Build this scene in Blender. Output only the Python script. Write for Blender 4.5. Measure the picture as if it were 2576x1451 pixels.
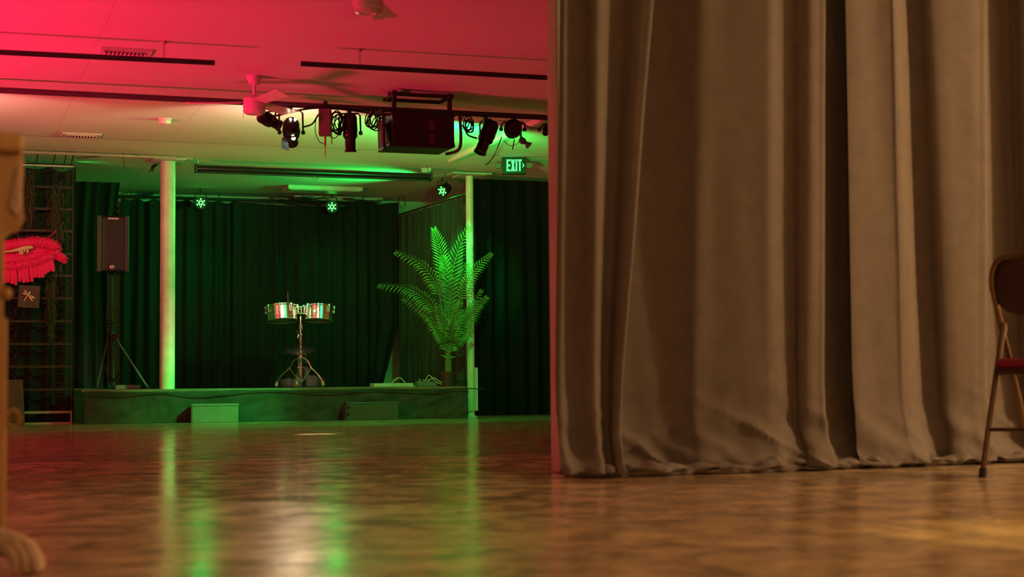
import bpy, math, random
from math import sin, cos, pi, radians, sqrt, atan2
from mathutils import Vector as V, Matrix, noise
random.seed(7)
for o in list(bpy.data.objects): bpy.data.objects.remove(o)
S = bpy.context.scene
COL = S.collection

# ------------------------------------------------------------------ camera
FPX, CXP, CYP = 4000.0, 1288.0, 725.5
YAW, PITCH, ROLL, EYE = radians(19.7), radians(3.36), radians(0.5), 0.40
f0 = V((sin(YAW), cos(YAW), 0)); r0 = V((cos(YAW), -sin(YAW), 0)); UP = V((0, 0, 1))
FW = f0*cos(PITCH) + UP*sin(PITCH); u1 = UP*cos(PITCH) - f0*sin(PITCH)
RT = r0*cos(ROLL) - u1*sin(ROLL); UU = u1*cos(ROLL) + r0*sin(ROLL)
O = V((0, 0, EYE))
cam = bpy.data.cameras.new('camera'); camo = bpy.data.objects.new('camera', cam); COL.objects.link(camo)
cam.sensor_width = 36; cam.lens = 36*FPX/2576; cam.clip_end = 200; cam.clip_start = 0.05
M = Matrix((RT, UU, -FW)).transposed().to_4x4(); M.translation = O; camo.matrix_world = M
cam.dof.use_dof = True; cam.dof.focus_distance = 18.0; cam.dof.aperture_fstop = 3.5
S.camera = camo

def ray(px, py): return FW*FPX + RT*(px-CXP) + UU*(CYP-py)
def onz(px, py, z): d = ray(px, py); return O + d*((z-EYE)/d.z)
def ony(px, py, y): d = ray(px, py); return O + d*(y/d.y)

# ------------------------------------------------------------------ world, lights, exposure
S.view_settings.view_transform = 'Standard'; S.view_settings.look = 'None'
S.view_settings.gamma = 1; S.view_settings.use_curve_mapping = False
S.view_settings.exposure = 0.0
w = bpy.data.worlds.new('world'); S.world = w; w.use_nodes = True
w.node_tree.nodes['Background'].inputs[0].default_value = (0.9, 0.55, 0.3, 1)
w.node_tree.nodes['Background'].inputs[1].default_value = 0.002

def lamp(name, kind, loc, energy, color, target=None, size=60, blend=0.5, radius=0.05):
    l = bpy.data.lights.new(name, kind); l.energy = energy; l.color = color
    if kind == 'SPOT': l.spot_size = radians(size); l.spot_blend = blend
    l.shadow_soft_size = radius
    o = bpy.data.objects.new(name, l); COL.objects.link(o); o.location = loc
    if target is not None: o.rotation_euler = (V(target)-V(loc)).to_track_quat('-Z', 'Y').to_euler()
    return o
WARM = (1.0, 0.60, 0.27); RED = (1.0, 0.006, 0.085); GREEN = (0.0, 1.0, 0.11)
CEIL = 2.86
# warm house lamp, added fill and yellow downlight on the camera side of the taupe curtain
lamp('warm_house_light', 'POINT', (7.3, 4.25, 2.6), 350, WARM, radius=0.12)
lamp('warm_fill_light', 'POINT', (0.9, 0.7, 2.0), 38, WARM, radius=0.2)  # added weak fill for the curtain valleys and the near cabinet
lamp('yellow_down_light', 'SPOT', (2.95, 3.25, 2.8), 190, (1.0, 0.62, 0.12), (2.75, 3.35, 0), 26, 1.0, 0.05)
# red wash pointing up at the ceiling from the left, plus two added red fills
lamp('red_wash_light', 'SPOT', (-3.3, 11.3, 0.25), 2450, RED, (0.3, 12.0, 2.86), 96, 0.9, 0.45)
lamp('red_wreath_fill', 'SPOT', (-1.8, 12.0, 2.2), 420, RED, (0.72, 17.3, 1.85), 15, 0.9, 0.05)  # added narrow red spot, brightens the wreath that the wash misses
lamp('red_wall_fill', 'POINT', (-2.7, 11.2, 1.6), 85, RED, radius=0.1)  # added red point, lights the left wall for drum reflections, and the floor
# warm profile spotlight on the drums and its spill on the ceiling behind the pipe
SPOT_B = ony(733, 333, 13.1)
DRUM = V((3.84, 18.0, 1.1))
lamp('drum_spot_light', 'SPOT', SPOT_B+V((0.08, 0.36, -0.14)), 4200, (1, 0.72, 0.42), DRUM+V((0, 0, 0.05)), 5.6, 0.9, 0.03)
lamp('column_spot_light', 'SPOT', (4.72, 13.45, 2.32), 330, (1, 0.68, 0.38), (2.25, 17.2, 0.95), 13, 1.0, 0.03)
lamp('floor_glint_light', 'SPOT', SPOT_B+V((0.05, -0.15, -0.2)), 1100, (1, 0.75, 0.45), (2.80, 12.45, 0.0), 9, 1.0, 0.02)  # added narrow beam, makes the small bright spot on the floor
lamp('spot_leak_light', 'SPOT', SPOT_B+V((0.0, -0.22, -0.18)), 46, (1, 0.70, 0.42), (1.9, 8.5, 0.0), 80, 1.0, 0.02)
lamp('spot_spill_light', 'SPOT', SPOT_B+V((0.12, 0.75, -0.22)), 40, (1, 0.64, 0.40), SPOT_B+V((0.12, 1.75, 0.72)), 124, 0.3, 0.06)
lamp('warm_left_light', 'SPOT', (-0.35, 14.05, 2.15), 46, (1, 0.60, 0.40), (0.0, 15.05, 3.1), 122, 0.3, 0.06)
# green stage washes
lamp('green_front_light', 'SPOT', (4.70, 14.2, 2.33), 235, GREEN, (3.2, 19, 2.7), 166, 0.4, 0.06)
lamp('green_beam_light', 'SPOT', (4.55, 13.5, 2.4), 1250, GREEN, (2.75, 17, 0.2), 26, 1.0, 0.05)
lamp('green_left_light', 'SPOT', (1.27, 17.95, 2.785), 3.5, GREEN, (2.6, 17.95, 2.85), 70, 0.9, 0.02)
PAR = [ony(505, 510, 20.0), ony(835, 520, 20.0), ony(1113, 480, 18.2)]
lamp('green_par_light_a', 'SPOT', PAR[0]+V((0, -0.16, -0.02)), 30, GREEN, (2.9, 18.7, 0.2), 140, 0.9, 0.06)
lamp('green_par_light_b', 'SPOT', PAR[1]+V((0, -0.16, -0.02)), 30, GREEN, (4.5, 18.7, 0.2), 140, 0.9, 0.06)
lamp('green_par_light_c', 'SPOT', PAR[2]+V((-0.22, -0.08, -0.16)), 250, GREEN, (2.5, 18.2, 3.0), 120, 0.9, 0.05)
lamp('green_plant_light', 'SPOT', (4.6, 16.2, 2.62), 360, GREEN, (5.45, 17.3, 1.95), 32, 1.0, 0.04)

# ------------------------------------------------------------------ helpers
MATS = {}
def mat(name, c, rough=0.6, metal=0.0, c2=None, scale=6.0, bump=0.0, bscale=None, emit=None, estr=0.0, spec=0.5, stretch=None, coat=0.0, aniso=0.0):
    if name in MATS: return MATS[name]
    m = bpy.data.materials.new(name); m.use_nodes = True; nt = m.node_tree; b = nt.nodes['Principled BSDF']
    b.inputs['Base Color'].default_value = (*c, 1); b.inputs['Roughness'].default_value = rough
    b.inputs['Metallic'].default_value = metal; b.inputs['Specular IOR Level'].default_value = spec
    b.inputs['Coat Weight'].default_value = coat
    tc = nt.nodes.new('ShaderNodeTexCoord'); mp = nt.nodes.new('ShaderNodeMapping')
    nt.links.new(tc.outputs['Object'], mp.inputs[0])
    if stretch: mp.inputs['Scale'].default_value = stretch
    n = nt.nodes.new('ShaderNodeTexNoise'); n.inputs['Scale'].default_value = scale; n.inputs['Detail'].default_value = 5
    nt.links.new(mp.outputs[0], n.inputs[0])
    r = nt.nodes.new('ShaderNodeValToRGB'); c2 = c2 or tuple(x*0.82 for x in c)
    r.color_ramp.elements[0].color = (*c2, 1); r.color_ramp.elements[1].color = (*c, 1)
    r.color_ramp.elements[0].position = 0.35; r.color_ramp.elements[1].position = 0.65
    nt.links.new(n.outputs[0], r.inputs[0]); nt.links.new(r.outputs[0], b.inputs['Base Color'])
    if bump:
        n2 = nt.nodes.new('ShaderNodeTexNoise'); n2.inputs['Scale'].default_value = bscale or scale*5; n2.inputs['Detail'].default_value = 3
        nt.links.new(mp.outputs[0], n2.inputs[0])
        bp = nt.nodes.new('ShaderNodeBump'); bp.inputs['Strength'].default_value = bump; bp.inputs['Distance'].default_value = 0.01
        nt.links.new(n2.outputs[0], bp.inputs['Height']); nt.links.new(bp.outputs[0], b.inputs['Normal'])
    if emit:
        b.inputs['Emission Color'].default_value = (*emit, 1); b.inputs['Emission Strength'].default_value = estr
    MATS[name] = m; return m

BASE = {}
class MB:
    def __init__(s): s.v = []; s.f = []
    def add(s, vs, fs):
        k = len(s.v); s.v += [V(p) for p in vs]; s.f += [tuple(i+k for i in f) for f in fs]; return s
    def box(s, c, d, R=None):
        c = V(c); h = V(d)/2; vs = []
        for z in (-1, 1):
            for y in (-1, 1):
                for x in (-1, 1):
                    p = V((x*h.x, y*h.y, z*h.z)); vs.append(c + (R @ p if R else p))
        return s.add(vs, [(0, 2, 3, 1), (4, 5, 7, 6), (0, 1, 5, 4), (2, 6, 7, 3), (0, 4, 6, 2), (1, 3, 7, 5)])
    def span(s, a, b): a = V(a); b = V(b); return s.box((a+b)/2, [abs(x) for x in (b-a)])
    def tube(s, pts, r, n=8, caps=True, flat=None):
        pts = [V(p) for p in pts]; m = len(pts); rs = r if isinstance(r, (list, tuple)) else [r]*m
        vs = []; fs = []; prev = None
        for i, p in enumerate(pts):
            t = (pts[min(i+1, m-1)]-pts[max(i-1, 0)])
            if t.length < 1e-9: t = V((0, 0, 1))
            t.normalize()
            if prev is None: a = t.cross(V((0, 0, 1)) if abs(t.z) < 0.9 else V((0, 1, 0)))
            else: a = prev - t*prev.dot(t)
            a.normalize(); prev = a; b = t.cross(a)
            for k in range(n):
                q = 2*pi*k/n; vs.append(p + (a*cos(q) + b*sin(q)*(flat or 1))*rs[i])
        for i in range(m-1):
            for k in range(n):
                fs.append((i*n+k, i*n+(k+1) % n, (i+1)*n+(k+1) % n, (i+1)*n+k))
        if caps: fs += [tuple(range(n-1, -1, -1)), tuple((m-1)*n+k for k in range(n))]
        return s.add(vs, fs)
    def lathe(s, prof, o, axis=(0, 0, 1), n=24, close=True):
        o = V(o); R = V(axis).normalized().to_track_quat('Z', 'Y').to_matrix(); vs = []; fs = []; m = len(prof)
        for (r, z) in prof:
            for k in range(n):
                q = 2*pi*k/n; vs.append(o + R @ V((r*cos(q), r*sin(q), z)))
        for i in range(m-1):
            for k in range(n): fs.append((i*n+k, i*n+(k+1) % n, (i+1)*n+(k+1) % n, (i+1)*n+k))
        if close: fs += [tuple(range(n-1, -1, -1)), tuple((m-1)*n+k for k in range(n))]
        return s.add(vs, fs)
    def prism(s, poly, o, ax, ay, az, t):
        o = V(o); ax = V(ax); ay = V(ay); az = V(az); n = len(poly); vs = []
        for k in (-t/2, t/2): vs += [o + ax*x + ay*y + az*k for x, y in poly]
        return s.add(vs, [tuple(range(n-1, -1, -1)), tuple(range(n, 2*n))] + [(i, (i+1) % n, n+(i+1) % n, n+i) for i in range(n)])
    def grid(s, fn, nu, nv):
        vs = [fn(i/nu, j/nv) for j in range(nv+1) for i in range(nu+1)]
        return s.add(vs, [(j*(nu+1)+i, j*(nu+1)+i+1, (j+1)*(nu+1)+i+1, (j+1)*(nu+1)+i) for j in range(nv) for i in range(nu)])
    def build(s, name, m, parent=None, bevel=0, smooth=True, solid=0, seg=2):
        off = BASE.get(parent, V((0, 0, 0))) if parent else V((0, 0, 0))
        me = bpy.data.meshes.new(name); me.from_pydata([p-off for p in s.v], [], s.f)
        if smooth:
            me.polygons.foreach_set('use_smooth', [True]*len(me.polygons)); me.set_sharp_from_angle(angle=radians(40))
        me.update(); me.materials.append(m)
        o = bpy.data.objects.new(name, me); COL.objects.link(o)
        if parent: o.parent = parent; BASE[o] = off
        if bevel:
            b = o.modifiers.new('bevel', 'BEVEL'); b.width = bevel; b.segments = seg; b.limit_method = 'ANGLE'
        if solid:
            b = o.modifiers.new('solid', 'SOLIDIFY'); b.thickness = solid; b.offset = 0
        return o
def tag(o, label, cat, group=None):
    o['label'] = label; o['category'] = cat
    if group: o['group'] = group
    return o
def struct(o, label=None, cat=None):
    o['kind'] = 'structure'
    if label: o['label'] = label
    if cat: o['category'] = cat
    return o
def thing(name, label, cat, loc=(0, 0, 0), rot=None, group=None, local=False):
    o = bpy.data.objects.new(name, None); COL.objects.link(o); o.location = loc; o.empty_display_size = 0.1
    if rot: o.rotation_euler = rot
    BASE[o] = V((0, 0, 0)) if local else V(loc)
    return tag(o, label, cat, group)
def copy_tree(o, parent=None):
    c = o.copy(); COL.objects.link(c); c.parent = parent
    for ch in list(o.children): copy_tree(ch, c)
    return c
def arc(c, r, a0, a1, n, ax, ay): return [V(c) + V(ax)*(r*cos(a0+(a1-a0)*i/n)) + V(ay)*(r*sin(a0+(a1-a0)*i/n)) for i in range(n+1)]
def bez(p0, p1, p2, n=12): return [V(p0)*(1-t)**2 + V(p1)*2*t*(1-t) + V(p2)*t*t for t in [i/n for i in range(n+1)]]
def cat(pts, n=6):
    pts = [V(p) for p in pts]; out = []; m = len(pts)
    for i in range(m-1):
        a = pts[max(i-1, 0)]; b = pts[i]; c = pts[i+1]; d = pts[min(i+2, m-1)]
        for k in range(n):
            t = k/n; out.append(0.5*((2*b) + (c-a)*t + (2*a-5*b+4*c-d)*t*t + (3*b-a-3*c+d)*t**3))
    return out + [pts[-1]]
X, Y, Z = V((1, 0, 0)), V((0, 1, 0)), V((0, 0, 1))

# ------------------------------------------------------------------ materials
m_ceil = mat('ceiling_paint', (0.74, 0.70, 0.66), 0.75, c2=(0.70, 0.66, 0.62), scale=1.3, bump=0.05, bscale=30)
m_wall = mat('wall_paint', (0.70, 0.68, 0.64), 0.7, scale=2)
m_white = mat('white_enamel', (0.78, 0.76, 0.72), 0.32, scale=5)
m_colpaint = mat('column_paint', (0.74, 0.72, 0.66), 0.34, scale=9, bump=0.25, bscale=70)
m_black = mat('black_metal', (0.012, 0.012, 0.011), 0.45, c2=(0.008, 0.008, 0.008), scale=20)
m_gloss = mat('black_gloss', (0.009, 0.008, 0.008), 0.25, scale=20)
m_rubber = mat('rubber', (0.02, 0.02, 0.02), 0.7)
m_drapex = mat('black_exit_drape', (0.008, 0.008, 0.008), 0.9, scale=40, spec=0.1)
m_drape = mat('black_drape', (0.024, 0.026, 0.024), 0.9, c2=(0.016, 0.018, 0.016), scale=40, bump=0.1, bscale=200, spec=0.15)
m_drape2 = mat('dark_green_drape', (0.05, 0.06, 0.05), 0.9, c2=(0.03, 0.036, 0.03), scale=3, stretch=(6, 6, 0.2), spec=0.15)
m_skirt = mat('stage_skirt_cloth', (0.052, 0.051, 0.047), 0.9, c2=(0.036, 0.035, 0.032), scale=8, bump=0.1, bscale=90, spec=0.15)
m_taupe = mat('taupe_curtain_cloth', (0.188, 0.160, 0.140), 0.72, c2=(0.166, 0.142, 0.124), scale=14, bump=0.12, bscale=420, spec=0.25)
m_chrome = mat('chrome', (0.86, 0.85, 0.83), 0.15, 1.0, c2=(0.84, 0.83, 0.81))
m_steel = mat('brushed_steel', (0.60, 0.58, 0.54), 0.28, 1.0)
m_head = mat('drum_head', (0.75, 0.72, 0.66), 0.5)
m_deck = mat('stage_deck', (0.20, 0.12, 0.10), 0.5, c2=(0.13, 0.08, 0.07), scale=5)
m_iron = mat('painted_iron', (0.035, 0.026, 0.022), 0.55, c2=(0.022, 0.016, 0.014), scale=12)
m_ironw = mat('pale_iron', (0.42, 0.36, 0.31), 0.5)
m_moss = mat('dry_moss', (0.085, 0.05, 0.035), 0.95, c2=(0.05, 0.03, 0.02), scale=30)
m_redfur = mat('red_raffia', (0.90, 0.008, 0.20), 0.8, c2=(0.70, 0.006, 0.14), scale=60)
m_liz = mat('lizard_paint', (0.72, 0.52, 0.36), 0.5)
m_plq = mat('plaque_paint', (0.085, 0.05, 0.055), 0.6, c2=(0.06, 0.035, 0.04))
m_leaf = mat('palm_leaf', (0.12, 0.36, 0.07), 0.42, c2=(0.08, 0.26, 0.05), scale=5)
m_stem = mat('palm_stem', (0.16, 0.22, 0.07), 0.5, c2=(0.12, 0.16, 0.05))
m_trunk = mat('palm_trunk', (0.20, 0.13, 0.08), 0.8, bump=0.5, bscale=60)
m_pot = mat('nursery_pot', (0.035, 0.025, 0.022), 0.5)
m_wood = mat('oak_wood', (0.64, 0.36, 0.13), 0.45, c2=(0.48, 0.26, 0.09), scale=4, stretch=(8, 8, 1))
m_brass = mat('aged_brass', (0.40, 0.24, 0.09), 0.45, 0.6)
m_cream = mat('cream_carving', (0.62, 0.44, 0.30), 0.6, c2=(0.5, 0.33, 0.2), scale=20, bump=0.3, bscale=40)
m_box = mat('wedge_paint', (0.15, 0.155, 0.15), 0.55, scale=10)
m_boxd = mat('dark_cabinet', (0.10, 0.065, 0.055), 0.6)
m_grille = mat('speaker_grille', (0.028, 0.032, 0.029), 0.55, c2=(0.035, 0.036, 0.035), scale=160)
m_silver = mat('silver_badge', (0.8, 0.7, 0.6), 0.3, 0.7)
m_vel = mat('red_velvet', (0.26, 0.004, 0.045), 0.7, c2=(0.19, 0.003, 0.03), scale=12)
m_dkred = mat('dark_vinyl', (0.04, 0.014, 0.014), 0.42)
m_bronze = mat('bronze_tube', (0.19, 0.13, 0.085), 0.3, 0.85)
m_led = mat('green_led', (0.1, 0.6, 0.2), 0.3, emit=(0.05, 1.0, 0.07), estr=15)
m_exit = mat('exit_letter', (0.2, 0.8, 0.45), 0.4, emit=(0.08, 1.0, 0.30), estr=1.15)
m_exitf = mat('exit_face', (0.004, 0.010, 0.005), 0.35)
m_hot = mat('lamp_glow', (1, 0.8, 0.6), 0.3, emit=(1.0, 0.78, 0.50), estr=22)
m_gel = mat('teal_gel', (0.10, 0.88, 0.62), 0.35)  # gel colour raised to stand in for light passing through it
m_grey = mat('grey_box', (0.13, 0.125, 0.105), 0.5)
m_cable = mat('cable_jacket', (0.015, 0.015, 0.014), 0.55)
m_cabw = mat('white_cable', (0.55, 0.62, 0.5), 0.5)
m_pipe = mat('black_pipe', (0.020, 0.016, 0.014), 0.5)
m_pipe2 = mat('ceiling_pipe', (0.07, 0.06, 0.055), 0.5)
m_panel = mat('fixture_white', (0.66, 0.64, 0.60), 0.5)
m_rust = mat('pinkish_plate', (0.5, 0.42, 0.38), 0.6)

def floor_material(name, far):
    m = bpy.data.materials.new(name); m.use_nodes = True; nt = m.node_tree; L = nt.links.new
    b = nt.nodes['Principled BSDF']; tc = nt.nodes.new('ShaderNodeTexCoord')
    def nz(scale, det=5, dist=0.0, rough=0.55):
        n = nt.nodes.new('ShaderNodeTexNoise'); n.inputs['Scale'].default_value = scale; n.inputs['Detail'].default_value = det
        n.inputs['Distortion'].default_value = dist; n.inputs['Roughness'].default_value = rough; L(tc.outputs['Object'], n.inputs[0]); return n
    n1 = nz(5.5, 6, 0.5, 0.62); n2 = nz(20, 4); n3 = nz(0.6, 3)
    mx = nt.nodes.new('ShaderNodeMath'); mx.operation = 'MULTIPLY_ADD'; L(n2.outputs[0], mx.inputs[0]); mx.inputs[1].default_value = 0.35; L(n1.outputs[0], mx.inputs[2])
    r = nt.nodes.new('ShaderNodeValToRGB'); L(mx.outputs[0], r.inputs[0])
    r.color_ramp.elements[0].position = 0.48; r.color_ramp.elements[0].color = (0.27, 0.20, 0.122, 1)
    r.color_ramp.elements[1].position = 0.80; r.color_ramp.elements[1].color = (0.72, 0.55, 0.34, 1)
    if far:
        for e in r.color_ramp.elements: e.color = (e.color[0]*0.5, e.color[1]*0.5, e.color[2]*0.5, 1)  # far slab takes the same concrete colours, darker
    L(r.outputs[0], b.inputs['Base Color'])
    # glossier sealed strip beyond a worn edge that runs obliquely across the floor
    sx = nt.nodes.new('ShaderNodeSeparateXYZ'); L(tc.outputs['Object'], sx.inputs[0])
    a = nt.nodes.new('ShaderNodeMath'); a.operation = 'MULTIPLY_ADD'; L(sx.outputs[0], a.inputs[0]); a.inputs[1].default_value = 1.25; L(sx.outputs[1], a.inputs[2])
    mr = nt.nodes.new('ShaderNodeMapRange'); L(a.outputs[0], mr.inputs[0])
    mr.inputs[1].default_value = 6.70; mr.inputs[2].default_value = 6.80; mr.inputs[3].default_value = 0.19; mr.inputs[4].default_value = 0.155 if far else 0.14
    rr = nt.nodes.new('ShaderNodeMapRange'); L(n1.outputs[0], rr.inputs[0]); rr.inputs[1].default_value = 0.3; rr.inputs[2].default_value = 0.7
    rr.inputs[3].default_value = -0.03; rr.inputs[4].default_value = 0.06
    ad = nt.nodes.new('ShaderNodeMath'); ad.operation = 'ADD'; L(mr.outputs[0], ad.inputs[0]); L(rr.outputs[0], ad.inputs[1])
    L(ad.outputs[0], b.inputs['Roughness'])
    bp = nt.nodes.new('ShaderNodeBump'); bp.inputs['Strength'].default_value = 0.06; bp.inputs['Distance'].default_value = 0.010
    L(n2.outputs[0], bp.inputs['Height'])
    # slow trowel undulation of the slab
    n4 = nz(1.1, 2, 0.3, 0.4); bp2 = nt.nodes.new('ShaderNodeBump'); bp2.inputs['Strength'].default_value = 1.0; bp2.inputs['Distance'].default_value = 0.012
    L(n4.outputs[0], bp2.inputs['Height']); L(bp2.outputs[0], bp.inputs['Normal']); L(bp.outputs[0], b.inputs['Normal'])
    b.inputs['Specular IOR Level'].default_value = 0.5
    return m
m_floor = floor_material('sealed_concrete', False); m_floor2 = floor_material('far_concrete', True)

# ------------------------------------------------------------------ the room
XL, XR, YF, YB = -4.2, 9.0, -3.0, 20.75
jy = lambda x: 8.78 - 0.165*x                      # saw-cut joint across the slab
fl = MB().span((XL-.1, YF-.1, -0.20), (XR+.1, YB+.1, -0.09)).build('floor', mat('slab_joint_dark', (0.05, 0.03, 0.025), 0.8), smooth=False)
struct(fl, 'sealed brown concrete floor with a saw-cut joint', 'floor')
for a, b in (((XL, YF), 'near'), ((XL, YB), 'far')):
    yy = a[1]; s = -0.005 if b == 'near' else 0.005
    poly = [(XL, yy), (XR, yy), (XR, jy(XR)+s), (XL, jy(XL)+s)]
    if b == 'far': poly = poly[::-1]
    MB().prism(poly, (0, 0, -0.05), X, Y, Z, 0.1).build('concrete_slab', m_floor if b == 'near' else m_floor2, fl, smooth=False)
ce = struct(MB().span((XL-.1, YF-.1, CEIL+0.014), (XR+.1, YB+.1, CEIL+0.15)).build('ceiling', mat('ceiling_gap', (0.25, 0.2, 0.18), 0.9), smooth=False), 'white boarded ceiling with taped seams', 'ceiling')
xe = [XL] + [-0.09+1.11*n for n in range(-3, 9)] + [XR]
for i in range(len(xe)-1):
    ys = [YF, 4.6, YB] if not (0.9 < xe[i] < 1.1) else [YF, 4.6, 10.74, YB]
    for j in range(len(ys)-1):
        dz = random.uniform(-0.0008, 0.0008)
        MB().span((xe[i]+0.0012, ys[j]+0.0006, CEIL+dz), (xe[i+1]-0.0012, ys[j+1]-0.0006, CEIL+0.016)).build('ceiling_panel', m_ceil, ce, smooth=False)
struct(MB().span((XL-.1, YB, 0), (XR+.1, YB+.12, CEIL)).build('wall_back', m_wall, smooth=False), 'white back wall behind the stage curtain', 'wall')
struct(MB().span((XL-.12, YF, 0), (XL, YB, CEIL)).build('wall_left', m_wall, smooth=False))
struct(MB().span((XR, YF, 0), (XR+.12, YB, CEIL)).build('wall_right', m_wall, smooth=False))
struct(MB().span((XL, YF-.12, 0), (XR, YF, CEIL)).build('wall_front', m_wall, smooth=False))
PY = 6.50; px0 = ony(1404, 700, PY).x; d_ = ray(1380, 700); PY2 = px0*d_.y/d_.x
struct(MB().span((px0, PY, 0), (XR, PY2, CEIL)).build('wall_partition', m_wall, bevel=0.012, smooth=False), 'white partition wall end beside the grey curtain', 'wall')
struct(MB().span((XL, YB-.018, 0), (XR, YB, 0.5)).build('baseboard_back', m_wall, bevel=0.004, smooth=False))
struct(MB().grid(lambda u, v: V((XL+(XR-XL)*u, 16.2+1.7*v, CEIL-0.004-0.030*(0.5-0.5*cos(2*pi*min(1, v*1.0)))**0.7)), 4, 40).build('trim_1', m_ceil), 'shallow ceiling beam over the stage front', 'beam')
# channel running back along the ceiling, right of the projector
struct(MB().span((5.21, 13.75, CEIL-0.045), (5.26, 16.6, CEIL+0.01)).build('trim_2', m_ceil, bevel=0.006, smooth=False), 'white ceiling channel beside the exit sign', 'trim')
# curtain rail at the left of the stage
struct(MB().span((XL, 16.93, CEIL-0.075), (2.30, 16.96, CEIL-0.05)).build('trim_3', m_ironw, smooth=False), 'thin pale curtain rail under the ceiling', 'trim')

# ------------------------------------------------------------------ big taupe curtain, three panels
def yc(x):
    t = min(1, max(0, (x-3.2)/1.6)); return 6.20 + 0.14*t*t*(3-2*t)
def front_panel(ctrl, label, seed):
    # ctrl: (pixel at frame top, pixel near the hem, bulge towards the hall)
    pts = []
    for c in ctrl:
        if c[0] == 'h': t0, b0 = pts[-1][0], pts[-1][1]; pts.append((t0+0.012, b0+0.012, c[1]))
        else:
            y = yc(ony(c[0], 700, 6.2).x) - c[2]
            a = ony(c[0], 0, y); b = ony(c[1], 1100, y); sl = (a.x-b.x)/(a.z-b.z)
            pts.append((a.x + sl*(CEIL-a.z), b.x - sl*b.z, c[2]))
    P = cat([V(p) for p in pts], 14); n = len(P)-1
    ztop = CEIL-0.02
    def fn(u, v):
        p = P[min(n, int(round(u*n)))]; z = 0.02 + (ztop-0.02)*(v**1.6)
        x = p.y + (p.x-p.y)*z/ztop
        k = 0.75 + 0.25*min(1, z/0.9)
        low = max(0, 1-z/0.32)
        fine = 0.006*noise.noise(V((x*9+seed, z*0.8, 0))) + 0.004*noise.noise(V((x*3, z*2.0, seed)))
        cr = low*low*(0.07 + 0.06*noise.noise(V((x*4.5+seed, z*9, 1)))) + low*0.018*noise.noise(V((x*10, z*16+x*6, seed)))
        lo2 = max(0, 1-z/0.5); rd = (1-abs(noise.noise(V((x*3.2+z*5.5, z*1.5, seed)))))**4 + (1-abs(noise.noise(V((x*2.6-z*6, z*1.2, seed+5)))))**5
        cr += lo2**1.5*0.038*rd
        return V((x + low*0.03*noise.noise(V((x*7, z*8, seed+3))), yc(x) - p.z*k - fine - cr, z))
    t = thing('taupe_curtain', label, 'curtain', ((pts[0][1]+pts[-1][1])/2, 6.2, 0), group=None)
    MB().grid(fn, n, 90).build('cloth', m_taupe, t)
    xa, xb = pts[0][1]+0.005, pts[-1][1]-0.005; m = int((xb-xa)/0.007)
    def hem(u, v):
        x = xa + (xb-xa)*u; q = v*2*pi
        r = 0.020 + 0.020*noise.noise(V((x*6+seed, v*2.2, 4))) + 0.010*noise.noise(V((x*19, v*5, seed)))
        c = 0.062 + 0.035*noise.noise(V((x*3.1, seed, 0)))
        if u < 0.03: r *= 0.3+u/0.03*0.7
        return V((x + 0.02*noise.noise(V((x*8, v*3, seed+9))), yc(x) - c - 2.3*r*cos(q), max(0.002, 0.024 + 1.15*r*sin(q) + 0.012*noise.noise(V((x*13+v*4, v*3, seed))))))
    MB().grid(hem, m, 22).build('hem', m_taupe, t)
    MB().tube([(pts[0][0], 6.22, CEIL-0.014), (pts[-1][0], yc(pts[-1][0])+0.02, CEIL-0.014)], 0.013, 10).build('curtain_rod', m_steel, t)
    return t
front_panel([(1409, 1394, .0), (1422, 1410, .012), (1446, 1432, -.014), (1470, 1455, .006), (1494, 1488, .050), (1514, 1503, .046), (1540, 1512, -.008), (1566, 1524, -.016), (1598, 1536, .038), (1622, 1548, .060), (1643, 1558, .056), ('h', -.05)],
    'narrow taupe curtain panel hanging against the white partition wall end', 3.1)
front_panel([(1612, 1510, -.17), (1650, 1580, -.165), (1690, 1655, -.140), (1730, 1715, -.092), (1757, 1748, -.058), (1800, 1800, -.044), (1850, 1850, -.024), (1910, 1905, .000), (1940, 1942, .010), (1965, 1985, -.012), (1990, 2000, -.012), (2015, 2012, .026), (2038, 2034, .052), (2060, 2056, .054), (2076, 2074, .044), ('h', -.06), (2112, 2118, -.12), (2160, 2175, -.10)],
    'wide taupe curtain panel hanging between its two neighbour panels', 8.4)
front_panel([(2129, 2148, .02), (2150, 2165, .025), (2200, 2215, .03), (2235, 2262, .045), (2250, 2282, .055), (2264, 2306, .03), (2288, 2330, -.075), (2315, 2362, -.06), (2340, 2382, .000), (2375, 2404, .026), (2425, 2436, .044), (2462, 2462, .052), (2482, 2486, .046), ('h', -.06), (2522, 2545, -.115), (2548, 2575, -.07), (2575, 2600, .01), (2640, 2650, .05), (2660, 2670, .06), ('h', -.05), (2720, 2730, -.04), (2790, 2800, .04), (2860, 2860, .06), ('h', -.04), (2950, 2950, .02)],
    'taupe curtain panel with deep folds hanging behind the folding chair', 15.7)

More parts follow.
